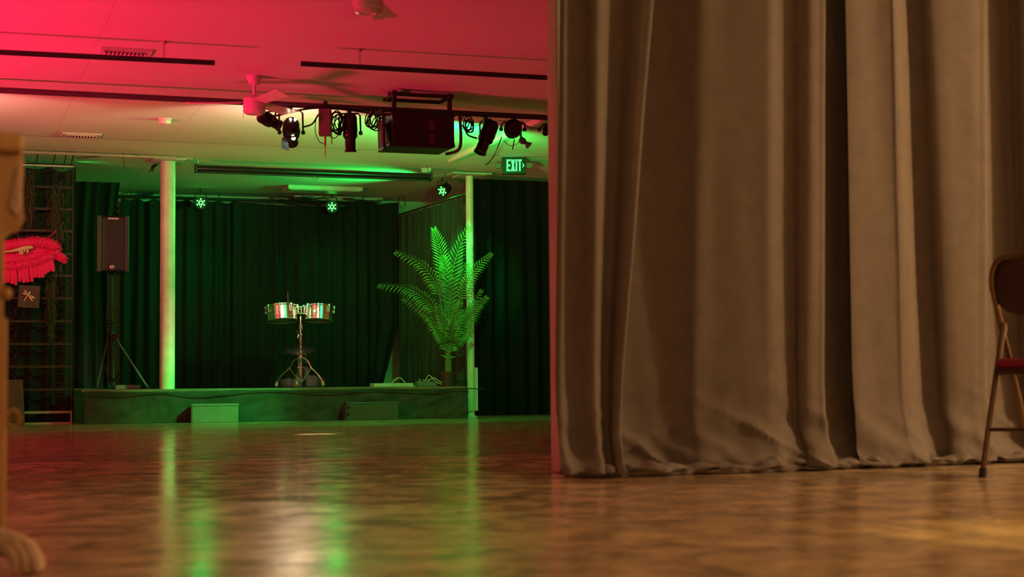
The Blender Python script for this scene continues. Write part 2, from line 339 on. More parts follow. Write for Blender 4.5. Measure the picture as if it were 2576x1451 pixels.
# ------------------------------------------------------------------ drapes around the stage
def drape(name, label, a, b, z0, z1, m, amp, fold, seed, nu=220, nv=40, scal=None, edge=None, gather=1.0, top=None):
    a = V((*a, 0)); b = V((*b, 0)); d = b-a; Ln = d.length; d.normalize(); nrm = V((d.y, -d.x, 0))
    def fn(u, v):
        zt = z1
        if top: zt = z1 + top(u)
        if scal: zt = z1 - scal[1]*abs(sin(pi*u*scal[0]))**1.3*(0.6+0.5*noise.noise(V((u*scal[0], seed, 0))))
        z = z0 + (zt-z0)*v; s = u*Ln
        ph = s/fold*2*pi + 2.2*noise.noise(V((s*1.3/fold*0.3, seed, v*0.6)))
        w_ = amp*(0.6+0.4*(1-v))*(sin(ph) + 0.5*sin(ph*0.43+seed)) + amp*0.5*noise.noise(V((s*3/fold, v*1.2, seed)))
        e = edge(u, z) if edge else 0
        return a + d*(s+e) + nrm*w_ + Z*z
    t = thing(name, label, 'curtain', ((a.x+b.x)/2, (a.y+b.y)/2, z0))
    MB().grid(fn, nu, nv).build('cloth', m, t); return t
ST = 0.355   # stage height
def bedge(u, z): return -0.16*max(0, (0.80-(z-ST))/0.55)*max(0, (u-0.8)/0.2) if z-ST < 0.80 and u > 0.8 else 0
drape('back_curtain', 'black back curtain panel behind the speaker stand', (2.07, 20.25), (3.50, 20.25), ST+.01, 2.74, m_drape, 0.028, 0.16, 2.0, scal=(7, 0.05))
drape('back_curtain', 'black back curtain panel behind the drums', (3.46, 20.22), (5.66, 20.22), ST+.01, 2.735, m_drape, 0.028, 0.17, 5.0, nu=300, edge=bedge, top=lambda u: -0.05*sin(pi*u)+0.05*u*u)
drape('side_curtain', 'dark curtain on a rod along the stage side behind the palm', (5.72, 17.65), (5.60, 20.05), ST+.01, 2.57, m_drape2, 0.030, 0.13, 9.0, nu=300)
drape('wing_curtain', 'black wing curtain hanging behind the speaker', (1.2, 18.8), (1.91, 18.8), ST+.01, 2.745, m_drape, 0.022, 0.15, 1.3, edge=lambda u, z: -0.07*u*min(1, max(0, (2.75-z)/0.6)))
drape('trellis_curtain', 'black curtain hung from hooks behind the iron trellis', (-1.2, 17.60), (1.325, 17.60), 0.01, 2.74, m_drape, 0.022, 0.17, 6.6, nu=260, scal=(9, 0.055))
drape('exit_curtain', 'black floor-length curtain under the exit sign', (5.80, 17.75), (7.6, 17.75), 0.01, CEIL-0.06, m_drapex, 0.03, 0.2, 4.2, nu=260)

# rods of the side curtain and of the back curtain
t = thing('curtain_rod', 'pale metal rod carrying the side curtain by the palm', 'curtain rod', (5.66, 18.8, 2.595))
MB().tube([(5.73, 17.55, 2.595), (5.60, 20.05, 2.595)], 0.014, 10).build('rod', m_steel, t)
for k in range(14):
    y = 17.7+k*0.175; x = 5.73-(y-17.55)*0.052
    MB().tube([(x, y, 2.60), (x+.02, y, 2.575), (x, y, 2.545), (x-.018, y, 2.575)], 0.004, 5).build('ring', m_steel, t)
t = thing('curtain_pipe', 'black pipe carrying the back curtain under the ceiling', 'pipe', (3.9, 20.3, 2.76))
MB().tube([(1.95, 20.3, 2.765), (5.35, 20.3, 2.765)], 0.017, 10).build('pipe', m_pipe, t)
for x in (2.2, 3.3, 4.4, 5.2): MB().tube([(x, 20.3, 2.765), (x, 20.3, CEIL)], 0.006, 6).build('hanger', m_pipe, t)

# ------------------------------------------------------------------ stage
SX0, SX1, SY0, SY1 = 1.36, 5.57, 17.12, 20.7
t = thing('stage_platform', 'low stage platform with a black cloth skirt', 'stage', (3.2, 18.8, 0))
MB().span((SX0, SY0, ST-0.028), (SX1, SY1, ST)).build('deck', m_deck, t, bevel=0.004, smooth=False)
MB().span((SX0+.05, SY0+.09, 0.0), (SX1-.06, SY1-.05, ST-0.029)).build('riser', m_black, t, smooth=False)
def skirt(u, v):
    x = SX0+.03 + (SX1-SX0-.02)*u; z = 0.003 + (ST-0.006)*v
    sag = 0.014*abs(sin(x*2.1))
    wv = 0.026*noise.noise(V((x*2.6+z*3.5, z*5, 2))) + 0.018*noise.noise(V((x*6-z*9, z*9, 7))) + 0.006*noise.noise(V((x*15, z*7, 5)))
    return V((x, SY0 - 0.012 - 0.03*(1-v)**2*(1+noise.noise(V((x*3, 0, 0)))) - wv*(1-v**6) + (0.012*(v > 0.99)), min(z, ST-0.014-sag*(v > 0.9))))
MB().grid(skirt, 420, 30).build('skirt', m_skirt, t)
MB().grid(lambda u, v: V((SX1+.012+0.012*noise.noise(V((u*8, v*3, 1))), SY0-.012+u*0.9, 0.003+(ST-.02)*v)), 60, 12).build('skirt', m_skirt, t)
cab = cat([(SX0+.1+i*0.36, SY0-0.055-0.008*(i % 2), ST-0.035-0.022*(i % 3 == 1)-(0.045 if i == 3 else 0)+0.012*(i % 2)) for i in range(13)], 6)
tag(MB().tube(cab, 0.006, 6).build('edge_cable', m_cable), 'black cable swagged along the stage front edge', 'cable')
p1 = ony(421, 978, 17.22)
def column(name, label, x, y, z0, r, caps):
    t = thing(name, label, 'column', (x, y, z0))
    MB().lathe([(r, z0), (r, CEIL-.035)], (x, y, 0), n=40).build('shaft', m_colpaint, t)
    for (sx, sy, th, zz) in caps: MB().span((x-sx, y-sy, zz-th), (x+sx, y+sy, zz)).build('cap_plate', m_panel, t, bevel=0.004, smooth=False)
    return t
column('support_column', 'thick white round column standing by the speaker stand', p1.x, 17.24, ST, 0.080, [(0.24, 0.16, 0.018, CEIL-.035), (0.17, 0.2, 0.014, CEIL-.053)])
p2 = ony(1182, 600, 17.48)
column('steel_pole', 'slim white pole standing beside the potted palm', p2.x, 17.48, 0.0, 0.044, [(0.24, 0.12, 0.02, CEIL-.035), (0.15, 0.2, 0.014, CEIL-.055)])
MB().lathe([(0.075, 0), (0.075, 0.012), (0.045, 0.02)], (p2.x, 17.48, 0), n=24).build('base_collar', m_panel, bpy.data.objects['steel_pole'])
MB().box((p2.x+.055, 17.50, 0.32), (0.07, 0.02, 0.5)).build('conduit_board', m_panel, bpy.data.objects['steel_pole'], bevel=0.003, smooth=False)

# ------------------------------------------------------------------ timbales
bx = ony(757, 972, 18.0); TB = V((bx.x, 18.0, ST))
t = thing('timbales', 'pair of chrome timbale drums on a tripod stand', 'drums', TB)
def drum(c, r, h, tilt):
    ax = (Z + RT*tilt[0] + f0*tilt[1]).normalized()
    q = ax.to_track_quat('Z', 'Y').to_matrix()
    P = lambda a, rr, z: c + q @ V((rr*cos(a), rr*sin(a), z))
    sh = MB().lathe([(r, 0), (r, h*0.16), (r+.003, h*0.18), (r+.003, h*0.21), (r, h*0.23), (r, h), (r-.004, h), (r-.004, 0)], c, ax, 64, close=False).build('drum_shell', m_chrome, t)
    MB().lathe([(r+.004, h-.004), (0.001, h-.002)], c, ax, 48, close=False).build('drum_head', m_head, sh)
    for z in (h-.002, ):
        MB().lathe([(r+.008, z-.012), (r+.011, z-.006), (r+.010, z+.006), (r+.004, z+.007), (r+.004, z-.012), (r+.008, z-.012)], c, ax, 56, close=False).build('hoop', m_chrome, sh)
    MB().lathe([(r+.001, -.006), (r+.007, 0), (r+.001, .006), (r-.006, 0), (r+.001, -.006)], c, ax, 56, close=False).build('bottom_rim', m_chrome, sh)
    for k in range(8):
        a = 2*pi*k/8+0.3
        lg = MB().tube([P(a, r+.016, h+.008), P(a, r+.016, h*0.62)], 0.0035, 6)
        lg.tube([P(a, r, h*0.62), P(a, r+.022, h*0.62)], 0.010, 8); lg.tube([P(a, r+.016, h-.02), P(a, r+.016, h+.004)], 0.009, 6)
        lg.tube([P(a, r+.016, h*0.62), P(a, r+.016, h*0.52)], 0.006, 6)
        lg.build('lug', m_chrome, sh)
    return sh
dl = ony(709, 807, 18.0); dr = ony(800, 806, 18.0)
s1 = drum(V((dl.x, 17.98, dl.z)), 0.170, 0.172, (-0.075, 0.14)); s2 = drum(V((dr.x, 17.98, dr.z)), 0.160, 0.168, (0.03, 0.125))
MB().lathe([(0.023, -.004), (0.023, 0.004), (0.012, 0.008)], ony(793, 783, 17.80), (0, -1, 0), 20).build('badge', m_silver, s2)
cx, cy = TB.x, TB.y
gz = ony(757, 795, 18.0).z
MB().tube([(cx, cy, ST+.07), (cx, cy, ST+.30)], 0.019, 14).tube([(cx, cy, ST+.28), (cx, cy, ST+.60)], 0.0125, 14).tube([(cx, cy, ST+.58), (cx-.004, cy, gz)], 0.0105, 14).build('stand_pole', m_chrome, t)
cl = MB().box((cx, cy, gz+.03), (0.10, 0.06, 0.018)); cl.box((cx, cy, gz+.07), (0.016, 0.05, 0.09)); cl.box((cx-.035, cy-.02, gz+.075), (0.018, 0.03, 0.07)); cl.box((cx+.035, cy-.02, gz+.075), (0.018, 0.03, 0.07))
cl.tube([(cx-.07, cy-.03, gz+.1), (cx+.07, cy-.03, gz+.115)], 0.008, 8); cl.tube([(cx-.10, cy-.05, gz+.045), (cx-.04, cy-.05, gz+.03)], 0.008, 8)
cl.build('mount_bracket', m_chrome, t, bevel=0.003)
for zz, nm in ((ST+.60, 'height_clamp'), (ST+.40, 'lower_clamp')):
    c_ = MB().lathe([(0.018, -.018), (0.021, -.008), (0.021, .012), (0.015, .02)], (cx, cy, zz), n=16)
    c_.tube([(cx, cy-.02, zz), (cx-.035, cy-.03, zz+.004), (cx-.045, cy-.032, zz-.03)], 0.006, 6)
    c_.build(nm, m_chrome, t)
MB().lathe([(0.016, 0), (0.02, .01), (0.02, .055), (0.016, .065)], (cx, cy, ST+.66), n=16).build('rubber_sleeve', m_rubber, t)
MB().tube([(cx-.01, cy, ST+.63), (cx-.05, cy-.01, ST+.66), (cx-.035, cy-.01, ST+.60), (cx-.01, cy-.01, ST+.52), (cx+.005, cy-.01, ST+.47)], 0.003, 5).build('wing_screw', m_chrome, t)
ps = ony(725, 760, 17.9); MB().tube([ps-Z*.04, ony(724, 734, 17.9)], 0.0045, 8).build('cowbell_post', m_chrome, t)
for ang in (radians(200), radians(-20), radians(268)):
    d = r0*cos(ang) + f0*sin(ang); c0 = V((cx, cy, 0))
    top = c0 + d*0.028 + Z*(ST+.345); kn = c0 + d*0.135 + Z*(ST+.225); ft = c0 + d*0.285 + Z*(ST+.024)
    side = d.cross(Z)*0.009
    lg = MB()
    for s in (-1, 1):
        lg.tube(cat([top+side*s, (top+kn)/2 + d*0.012 + Z*.012 + side*s, kn+side*s, (kn+ft)/2 + d*0.016 + Z*.016 + side*s, ft + Z*.03 + side*s], 4), 0.0055, 7)
    L_ = lg.build('leg', m_chrome, t)
    MB().tube([kn, c0 + d*0.026 + Z*(ST+.085)], 0.006, 7).build('brace', m_chrome, L_)
    MB().tube([kn-side*1.6, kn+side*1.6], 0.011, 8).build('rivet', m_chrome, L_)
    MB().tube([ft+d*.006-Z*.002, ft+Z*.005, ft-d*.012+Z*.052], [0.024, 0.020, 0.012], 10).build('rubber_foot', m_cream, L_)
MB().lathe([(0.026, -.02), (0.030, 0), (0.026, .02)], (cx, cy, ST+.345), n=16).build('hub', m_chrome, t)
MB().lathe([(0.026, -.012), (0.028, 0), (0.026, .012)], (cx, cy, ST+.08), n=16).build('lower_hub', m_chrome, t)

# ------------------------------------------------------------------ loudspeaker on a tripod
SP = ony(279, 974, 18.0); sx, sy = SP.x, 18.0; zb_ = ony(281, 687, 18).z-.002
t = thing('speaker_stand', 'black tripod speaker stand on the stage by the column', 'speaker stand', (sx, sy, ST))
MB().tube([(sx, sy, ST+.07), (sx, sy, ST+.72)], 0.022, 14).build('lower_tube', m_black, t)
MB().tube([(sx, sy, ST+.70), (sx, sy, zb_)], 0.0165, 14).build('upper_tube', m_black, t)
MB().lathe([(0.03, -.03), (0.036, -.02), (0.036, .02), (0.03, .035)], (sx, sy, ST+.60), n=18).box((sx+.03, sy-.02, ST+.585), (0.08, 0.06, 0.06)).build('collar', m_black, t)
MB().lathe([(0.024, 0), (0.03, .01), (0.03, .04), (0.02, .05)], (sx, sy, ST+.72), n=16).build('upper_collar', m_black, t)
MB().lathe([(0.014, 0), (0.018, .02), (0.012, .03)], (sx-.02, sy-.03, ST+.73), (-1, -.5, 0), 12).build('knob', m_black, t)
for ang in (radians(-13), radians(197), radians(100)):
    d = r0*cos(ang) + f0*sin(ang); c0 = V((sx, sy, 0))
    L_ = MB().tube([c0+d*.04+Z*(ST+.58), c0+d*.43+Z*(ST+.03)] if ang < 0 else [c0+d*.03+Z*(ST+.58), c0+d*(.15 if ang > 3 else .4)+Z*(ST+.03)], 0.013, 10).build('leg', mat('dark_green_tube', (0.08, 0.085, 0.08), 0.4), t)
    k = .43 if ang < 0 else (.15 if ang > 3 else .4)
    MB().tube([c0+d*.02+Z*(ST+.09), c0+d*(k*.55)+Z*(ST+.29)], 0.010, 8).build('brace', m_black, L_)
    MB().tube([c0+d*(k-.01)+Z*(ST+.045), c0+d*(k+.012)+Z*(ST+.011)], 0.02, 10).build('rubber_foot', m_rubber, L_)
MB().tube(cat([(sx-.05, sy-.03, ST+.95), (sx-.055, sy-.03, ST+.7), (sx-.03, sy-.05, ST+.45), (sx-.05, sy-.05, ST+.2), (sx+.02, sy-.06, ST+.02)], 5), 0.005, 6).build('tied_cable', m_cable, t)
zb, zt = ony(281, 687, 18).z, ony(281, 545, 18).z; yw = radians(-4)
t = thing('loudspeaker', 'black loudspeaker cabinet on the tripod stand', 'speaker', (sx+.01, sy, zb), (0, 0, yw), local=True)
h = zt-zb
tr = lambda w_, d_: [(-w_/2, -d_/2), (w_/2, -d_/2), (w_/2*0.72, d_/2), (-w_/2*0.72, d_/2)]
MB().prism(tr(0.34, 0.32), (0, 0, h/2), X, Y, Z, h).build('cabinet', m_gloss, t, bevel=0.02)
MB().box((-0.0, -0.163, h*0.5), (0.235, 0.012, h-.05)).build('grille', m_grille, t, bevel=0.004)
MB().box((0.145, -0.155, h*0.5), (0.05, 0.02, h-.01)).build('side_trim', mat('trim_plastic', (0.06, 0.062, 0.06), 0.4), t, bevel=0.006)
MB().box((-0.148, -0.155, h*0.5), (0.05, 0.02, h-.01)).build('side_trim', MATS['trim_plastic'], t, bevel=0.006)
MB().prism([(-.062, .007), (.062, .007), (.05, -.012), (-.05, -.012)], (0, -0.172, h-.035), X, Z, Y, 0.006).build('top_badge', m_silver, t)
bd = MB().lathe([(0.024, 0), (0.024, .004), (0.02, .006)], (-.01, -.169, 0.055), (0, -1, 0), 24).build('badge', m_silver, t)
mk = MB()
for a, b in (((-.010, -.010), (-.007, .010)), ((-.007, .010), (0, -.006)), ((0, -.006), (.007, .010)), ((.007, .010), (.010, -.010))):
    mk.tube([(-.01+a[0], -.176, .055+a[1]), (-.01+b[0], -.176, .055+b[1])], 0.0028, 5)
mk.build('emblem', mat('emblem_dark', (0.12, 0.06, 0.03), 0.5), bd)

# ------------------------------------------------------------------ potted palm
PP = V((ony(1128, 968, 17.27).x, 17.27, ST))
t = thing('potted_palm', 'tall potted palm with feathered fronds on the stage end', 'plant', PP)
pot = MB().lathe([(0.066, 0), (0.084, 0.145), (0.09, 0.146), (0.091, 0.165), (0.082, 0.166), (0.078, 0.14), (0.001, 0.138)], PP, n=28, close=False).build('pot', m_pot, t)
MB().lathe([(0.077, 0), (0.04, 0.012), (0.001, 0.018)], PP+Z*.135, n=20, close=False).build('soil', m_moss, pot)
MB().tube([PP+Z*.13, PP+Z*.26, PP+V((.005, 0, .36))], [0.026, 0.022, 0.016], 10).build('trunk', m_trunk, t)
def q2(cx_, cy_, dy): return ony(920+cx_*0.3445, 560+cy_*0.3446, 17.27+dy)
def frond(pts, leaf0, wid, droop, n=21):
    P = cat(pts, 10); m = len(P); mb = MB()
    mb.tube(P, [0.0075*(1-0.75*i/(m-1)) for i in range(m)], 6)
    i0 = int(leaf0*(m-1)); lf = MB()
    view = (PP+Z*1.0-O).normalized()
    for k in range(n):
        s = k/(n-1); fi = i0 + (m-1-i0)*s; i = min(m-2, int(fi)); p = P[i].lerp(P[i+1], fi-i)
        tn = (P[min(i+2, m-1)]-P[max(i-1, 0)]).normalized()
        side = tn.cross(view); side = side.normalized() if side.length > 1e-4 else X
        up = side.cross(tn).normalized()
        ln = 1.0*wid*(0.35+0.65*sin(pi*min(1, 0.18+s*0.82)**0.8))*random.uniform(.88, 1.08)
        for sg in (-1, 1):
            dr = (side*sg*0.85 + tn*(0.55+0.6*s) + up*random.uniform(-.18, .18) - Z*droop*0.3).normalized()
            mid = p + dr*ln*0.55; tip = p + dr*ln + Z*(-droop*ln*0.5)
            b_ = tn*0.0075; th = up*0.0016
            k0 = [p-b_*0.6, p+b_*0.6, mid+b_*1.2+th*2, tip, mid-b_*1.2+th*2]
            lf.add(k0, [(0, 1, 2, 4), (4, 2, 3)])
    fo = mb.build('frond', m_stem, t); lf.build('leaflets', m_leaf, fo, solid=0.0012); return fo
B0 = lambda dx, dy: PP + V((dx, dy, 0.17))
F_ = [  # control pixels in the enlarged view, depth, where the leaf begins, leaflet length, droop
 ([(590, 880), (580, 640), (575, 400), (545, 200), (500, 52)], -.02, .55, .15, .1),
 ([(605, 880), (610, 640), (620, 430), (670, 220), (748, 42)], -.06, .45, .17, .05),
 ([(580, 880), (545, 560), (510, 440), (400, 300), (228, 214)], -.12, .45, .13, .55),
 ([(575, 880), (515, 675), (430, 560), (300, 480), (104, 455)], -.16, .45, .13, .55),
 ([(578, 880), (530, 780), (480, 690), (400, 620), (282, 555)], .06, .35, .12, .6),
 ([(615, 880), (625, 660), (640, 575), (690, 440), (738, 310)], -.02, .40, .15, .2),
 ([(625, 880), (670, 640), (720, 480), (800, 340), (912, 228)], -.14, .50, .12, .5),
 ([(628, 880), (690, 760), (750, 690), (810, 610), (880, 545)], -.10, .35, .13, .5),
 ([(598, 880), (600, 840), (590, 780), (560, 700), (530, 620)], -.22, .15, .15, .2),
 ([(612, 880), (625, 860), (640, 790), (660, 690), (690, 590)], -.18, .15, .15, .2),
 ([(620, 900), (645, 880), (680, 850), (720, 820), (772, 785)], -.15, .2, .11, .4),
 ([(590, 900), (580, 880), (560, 840), (530, 800), (505, 765)], -.18, .2, .11, .4),
 ([(612, 900), (622, 860), (630, 800), (632, 750), (640, 700)], -.30, .1, .13, .3),
 ([(600, 880), (600, 600), (598, 420), (590, 330), (560, 250)], .05, .6, .12, .2),
 ([(625, 880), (660, 740), (700, 680), (760, 640), (840, 500)], -.02, .45, .12, .4)]
for i, (ps_, dy, l0, wd, drp) in enumerate(F_):
    pts = [B0(0.03*cos(i*2.4), 0.03*sin(i*2.4))]
    n_ = len(ps_)
    for j, (a, b) in enumerate(ps_): pts.append(q2(a, b, dy*(0.25+0.75*j/(n_-1))))
    frond(pts, l0, wd, drp)

# ------------------------------------------------------------------ iron trellis and what hangs on it
TY = 17.40
def T(px, py, dy=0): return ony(px, py, TY+dy)
tx1 = T(183, 700).x; tx0 = tx1 - 1.05
t = thing('iron_trellis', 'tall wrought iron trellis panel with scrollwork left of the stage', 'trellis', (tx1-.5, TY, 0))
MB().span((tx1-.010, TY-.01, 0), (tx1, TY+.01, 2.745)).build('stile', m_iron, t, smooth=False)
MB().span((tx0, TY-.01, 0), (tx0+.010, TY+.01, 2.745)).build('stile', m_iron, t, smooth=False)
rz = [T(100, y).z for y in (415, 470, 525, 580, 638, 693, 750, 808, 865, 922, 980, 1037)]
for i, z in enumerate(rz):
    MB().span((tx0, TY-.012, z-.013), (tx1, TY+.012, z+.013)).build('rung', m_panel if i == 0 else m_ironw if i == 11 else m_iron, t, smooth=False)  # top rung's pale colour stands in for warm light on the iron
MB().span((tx0, TY-.012, 0.0), (tx1, TY+.012, 0.02)).build('rung', m_ironw, t, smooth=False)
MB().span((tx1-.014, TY-.013, 0.0), (tx1+.002, TY+.013, rz[-1]+.013)).build('foot_stile', m_ironw, t, smooth=False)
MB().span((tx0, TY-.012, 2.735), (tx1, TY+.012, 2.75)).build('rung', m_iron, t, smooth=False)
def scroll(z0, hgt, x1, w_):
    pts = []
    cxs, czs = x1-0.125, z0+hgt*0.42
    for k in range(26):      # inward spiral
        a = -pi*0.1 - 2*pi*1.35*(1-k/25); r = 0.030+0.075*(1-k/25)
        pts.append(V((cxs + r*cos(a), TY, czs + r*sin(a)*0.92)))
    pts = pts[::-1]
    tail = [V((x1-0.02, TY, z0+hgt*0.70)), V((x1-0.10, TY, z0+hgt*0.93)), V((x1-0.28, TY, z0+hgt*0.80)), V((x1-0.45, TY, z0+hgt*0.45)), V((x1-0.52, TY, z0+hgt*0.12)), V((x1-0.49, TY, z0+hgt*.06))]
    return cat(pts[:-3:2] + tail, 4)
for i in range(len(rz)-1):
    z1_, z0_ = rz[i]-.013, rz[i+1]+.013
    for x1 in (tx1-.008, tx1-.53):
        MB().tube(scroll(z0_, z1_-z0_, x1, .5), 0.003, 5).build('scroll', m_iron, t)
def moss(label, p, L_, w_, seed):
    random.seed(seed); mb = MB()
    for k in range(170):
        a = random.random()*L_*0.85; x = p.x+random.gauss(0, w_*(0.35+0.4*(1-a/L_))); y = p.y-.03+random.gauss(0, .012); z = p.z-a; l = random.uniform(.06, .22)
        pts = [V((x, y, z))]
        for j in range(4): pts.append(pts[-1]+V((random.gauss(0, .012), random.gauss(0, .004), -l/4)))
        mb.tube(pts, 0.0028, 3, caps=False)
    o = mb.build('moss_garland', m_moss); tag(o, label, 'moss garland'); return o
moss('long brown moss garland beside the red shaggy wreath', T(143, 455, -.03), 1.05, 0.055, 1)
moss('thin brown moss garland hanging below the wreath near the dragonfly plaque', T(128, 700, -.03), 0.62, 0.028, 2)
moss('short brown moss strands near the top of the trellis', T(75, 420, -.03), 0.55, 0.035, 3)
random.seed(11)
# red shaggy wreath with fringe
wc = T(55, 640, -.10)
t = thing('shaggy_wreath', 'red shaggy oval wreath with a raffia fringe on the trellis', 'wreath', wc)
def wring(a): return wc + V((0.36*cos(a)-.02, 0, 0.115*sin(a)+0.06*cos(a)))
mb = MB(); mb.tube([wring(2*pi*k/40) for k in range(41)], 0.048, 10, caps=False)
ring = mb.build('ring', m_redfur, t)
fz = MB()
for k in range(2600):
    a = random.random()*2*pi; b = random.random()*2*pi; c = wring(a); tn = (wring(a+.05)-c).normalized(); n1 = Y
    dr = (tn.cross(n1)*cos(b) + n1*sin(b)).normalized(); s_ = tn*0.006
    p = c+dr*.045; e = p + (dr+V((random.gauss(0, .4), random.gauss(0, .4), random.gauss(0, .4)-.25))).normalized()*random.uniform(.012, .034)
    fz.add([p-s_, p+s_, e], [(0, 1, 2)])
o = fz.build('shag', m_redfur, t, smooth=False); o['kind'] = 'stuff'
mb = MB(); mb.grid(lambda u, v: wring(u*2*pi).lerp(wc+V((-.02, .03, -.01)), v), 40, 6); mb.build('woven_back', m_redfur, t, solid=.004)
for k in range(30):
    u_ = k/29; a = pi*1.02 + u_*0.98*pi; p = wring(a)+V((0, -.01, -.02)); ln = random.uniform(.15, .21)*(1-.25*u_)
    d = V((0.20*(u_-.35)*2+(0.75 if u_ > .86 else 0), -.05, -1 if u_ < .86 else -.55)).normalized()
    pts = [p, p+d*ln*.5+V((random.gauss(0, .006), -.012, 0)), p+d*ln]
    MB().tube(pts, [0.015, 0.024, 0.017], 7, flat=0.6).build('fringe_strand', m_redfur, t)
MB().tube([T(117, 601, -.1), T(142, 580, -.1)], 0.004, 6).build('pick', m_redfur, t)
# pale lizard ornament lying in it
lz = MB(); lp = [T(x, y, -.165) for x, y in ((4, 633), (24, 632), (40, 629), (55, 625), (68, 623), (78, 622), (83, 624))]
lz.tube(cat(lp, 4), [0.004+0.014*sin(pi*min(1, (i/24))**1.4)+.003 for i in range(25)], 8)
t = thing('lizard_figure', 'pale lizard figure resting on the red shaggy wreath', 'figure', lp[3])
lz.build('body', m_liz, t)
for (a, b) in (((45, 628), (50, 638)), ((66, 625), (68, 635)), ((52, 626), (55, 640)), ((62, 622), (60, 632))):
    MB().tube([T(*a, -.165), T((a[0]+b[0])/2+3, (a[1]+b[1])/2, -.18), T(*b, -.175)], [0.010, 0.009, 0.012], 6).build('leg', m_liz, t)
# dragonfly plaque
pc = T(73, 746, -.05)
t = thing('dragonfly_plaque', 'small dark square plaque with a pale dragonfly on the trellis', 'plaque', pc)
MB().box(pc, (0.215, 0.018, 0.235), Matrix.Rotation(radians(3), 3, 'Y')).build('board', m_plq, t, bevel=0.005, smooth=False)
MB().tube([T(60, 757, -.068), T(67, 746, -.068), T(74, 737, -.068), T(75, 733, -.068)], [0.006, 0.007, 0.011, 0.008], 8).build('body', m_liz, t)
for tip, w_ in (((55, 737), .013), ((60, 729), .012), ((82, 757), .014), ((89, 751), .012)):
    a = T(70, 741, -.07); b = T(*tip, -.07); d = b-a; nn = d.cross(Y).normalized()*w_
    MB().add([a, a.lerp(b, .55)+nn, b+nn*.35, b-nn*.35, a.lerp(b, .55)-nn], [(0, 1, 2, 3, 4)]).build('wing', m_liz, t, solid=.003)
# dark cabinet on the floor before the trellis
t = thing('floor_cabinet', 'dark brown upright cabinet standing before the trellis', 'cabinet', (0.6, 17.2, 0))
a = ony(57, 955, 17.15); bx_ = ony(63, 1066, 17.15).x
MB().prism([(-.7, 0), (bx_-0.0, 0), (a.x, a.z), (-.7, a.z)], (0, 17.25, 0), X, Z, Y, 0.2).build('body', m_boxd, t, bevel=0.006, smooth=False)
MB().span((-.66, 17.138, .04), (a.x-.03, 17.149, a.z-.04)).build('front_panel', m_boxd, t, bevel=0.003, smooth=False)

# ------------------------------------------------------------------ floor monitors before the stage
def wedge(label, pxa, pxb, pyt, m, holes, y0, turn):
    a = ony(pxa, 1060, y0); b = ony(pxb, 1060, y0); hgt = ony(pxa, pyt, y0).z; w_ = (b.x-a.x); D = 0.19
    t = thing('floor_monitor', label, 'monitor box', (a.x, y0, 0), (0, 0, radians(turn)), local=True)
    MB().span((0, 0, 0), (w_, D, hgt-.026)).build('body', m, t, bevel=0.005, smooth=False)
    MB().span((-.004, -.004, hgt-.024), (w_+.004, D+.004, hgt)).build('lid', m, t, bevel=0.004, smooth=False)
    MB().span((-.012, .004, 0), (-.001, D, hgt-.03)).build('end_panel', m_boxd if not holes else m, t, bevel=0.003, smooth=False)
    if holes:
        for zz in (.068, .145): MB().lathe([(0.016, 0), (0.02, .006), (0.013, .008)], (.016, 0, zz), (0, -1, 0), 16).build('socket', m_black, t)
    return t
wedge('grey box monitor lit green on the floor before the column', 483, 598, 1016, m_box, False, 16.87, -9)
wedge('black box monitor on the floor before the stage skirt', 872, 1000, 1012, mat('monitor_black', (0.055, 0.055, 0.052), 0.5), True, 16.86, -4)

# ------------------------------------------------------------------ pipes under the ceiling
def hang_pipe(label, a, b, r, hooks):
    t = thing('hanging_pipe', label, 'pipe', (a+b)/2)
    MB().tube([a, b], r, 14).build('pipe', m_pipe, t)
    for hk in hooks:
        q = a.lerp(b, hk); n_ = 5; top = CEIL-.004
        MB().lathe([(0.022, 0), (0.018, -.012), (0.006, -.02)], (q.x, q.y, top), n=12).build('ceiling_hook', m_rust, t)
        for k in range(n_):
            z = q.z + r + (top-.02-q.z-r)*(k+.5)/n_; hh = (top-.02-q.z-r)/n_*0.62
            e = X if k % 2 else Y
            MB().tube([V((q.x, q.y, z))+e*.008*cos(2*pi*i/8)+Z*hh*sin(2*pi*i/8) for i in range(9)], 0.0022, 5, caps=False).build('chain_link', m_steel, t)
    return t
hang_pipe('black pipe chained under the ceiling, ending above the first ceiling vent', V((-1.6, 11.52, 2.705)), ony(540, 158, 11.45), 0.019, [0.25, 0.895])
hang_pipe('black pipe chained under the ceiling, running behind the taupe curtain', ony(757, 160, 11.30), V((6.6, 11.22, 2.72)), 0.019, [0.105, 0.72])
PIPE_A, PIPE_B = V((-1.8, 13.2, 2.755)), V((6.6, 13.1, 2.745))
t = thing('lighting_pipe', 'long pipe under the ceiling carrying the stage spotlights', 'pipe', (2.4, 13.15, 2.75))
MB().tube([PIPE_A, PIPE_B], 0.024, 14).build('pipe', m_pipe2, t)
for x in (-0.9, 6.2): MB().tube([(x, 13.15, 2.76), (x, 13.15, CEIL)], 0.008, 8).build('hanger', m_pipe2, t)

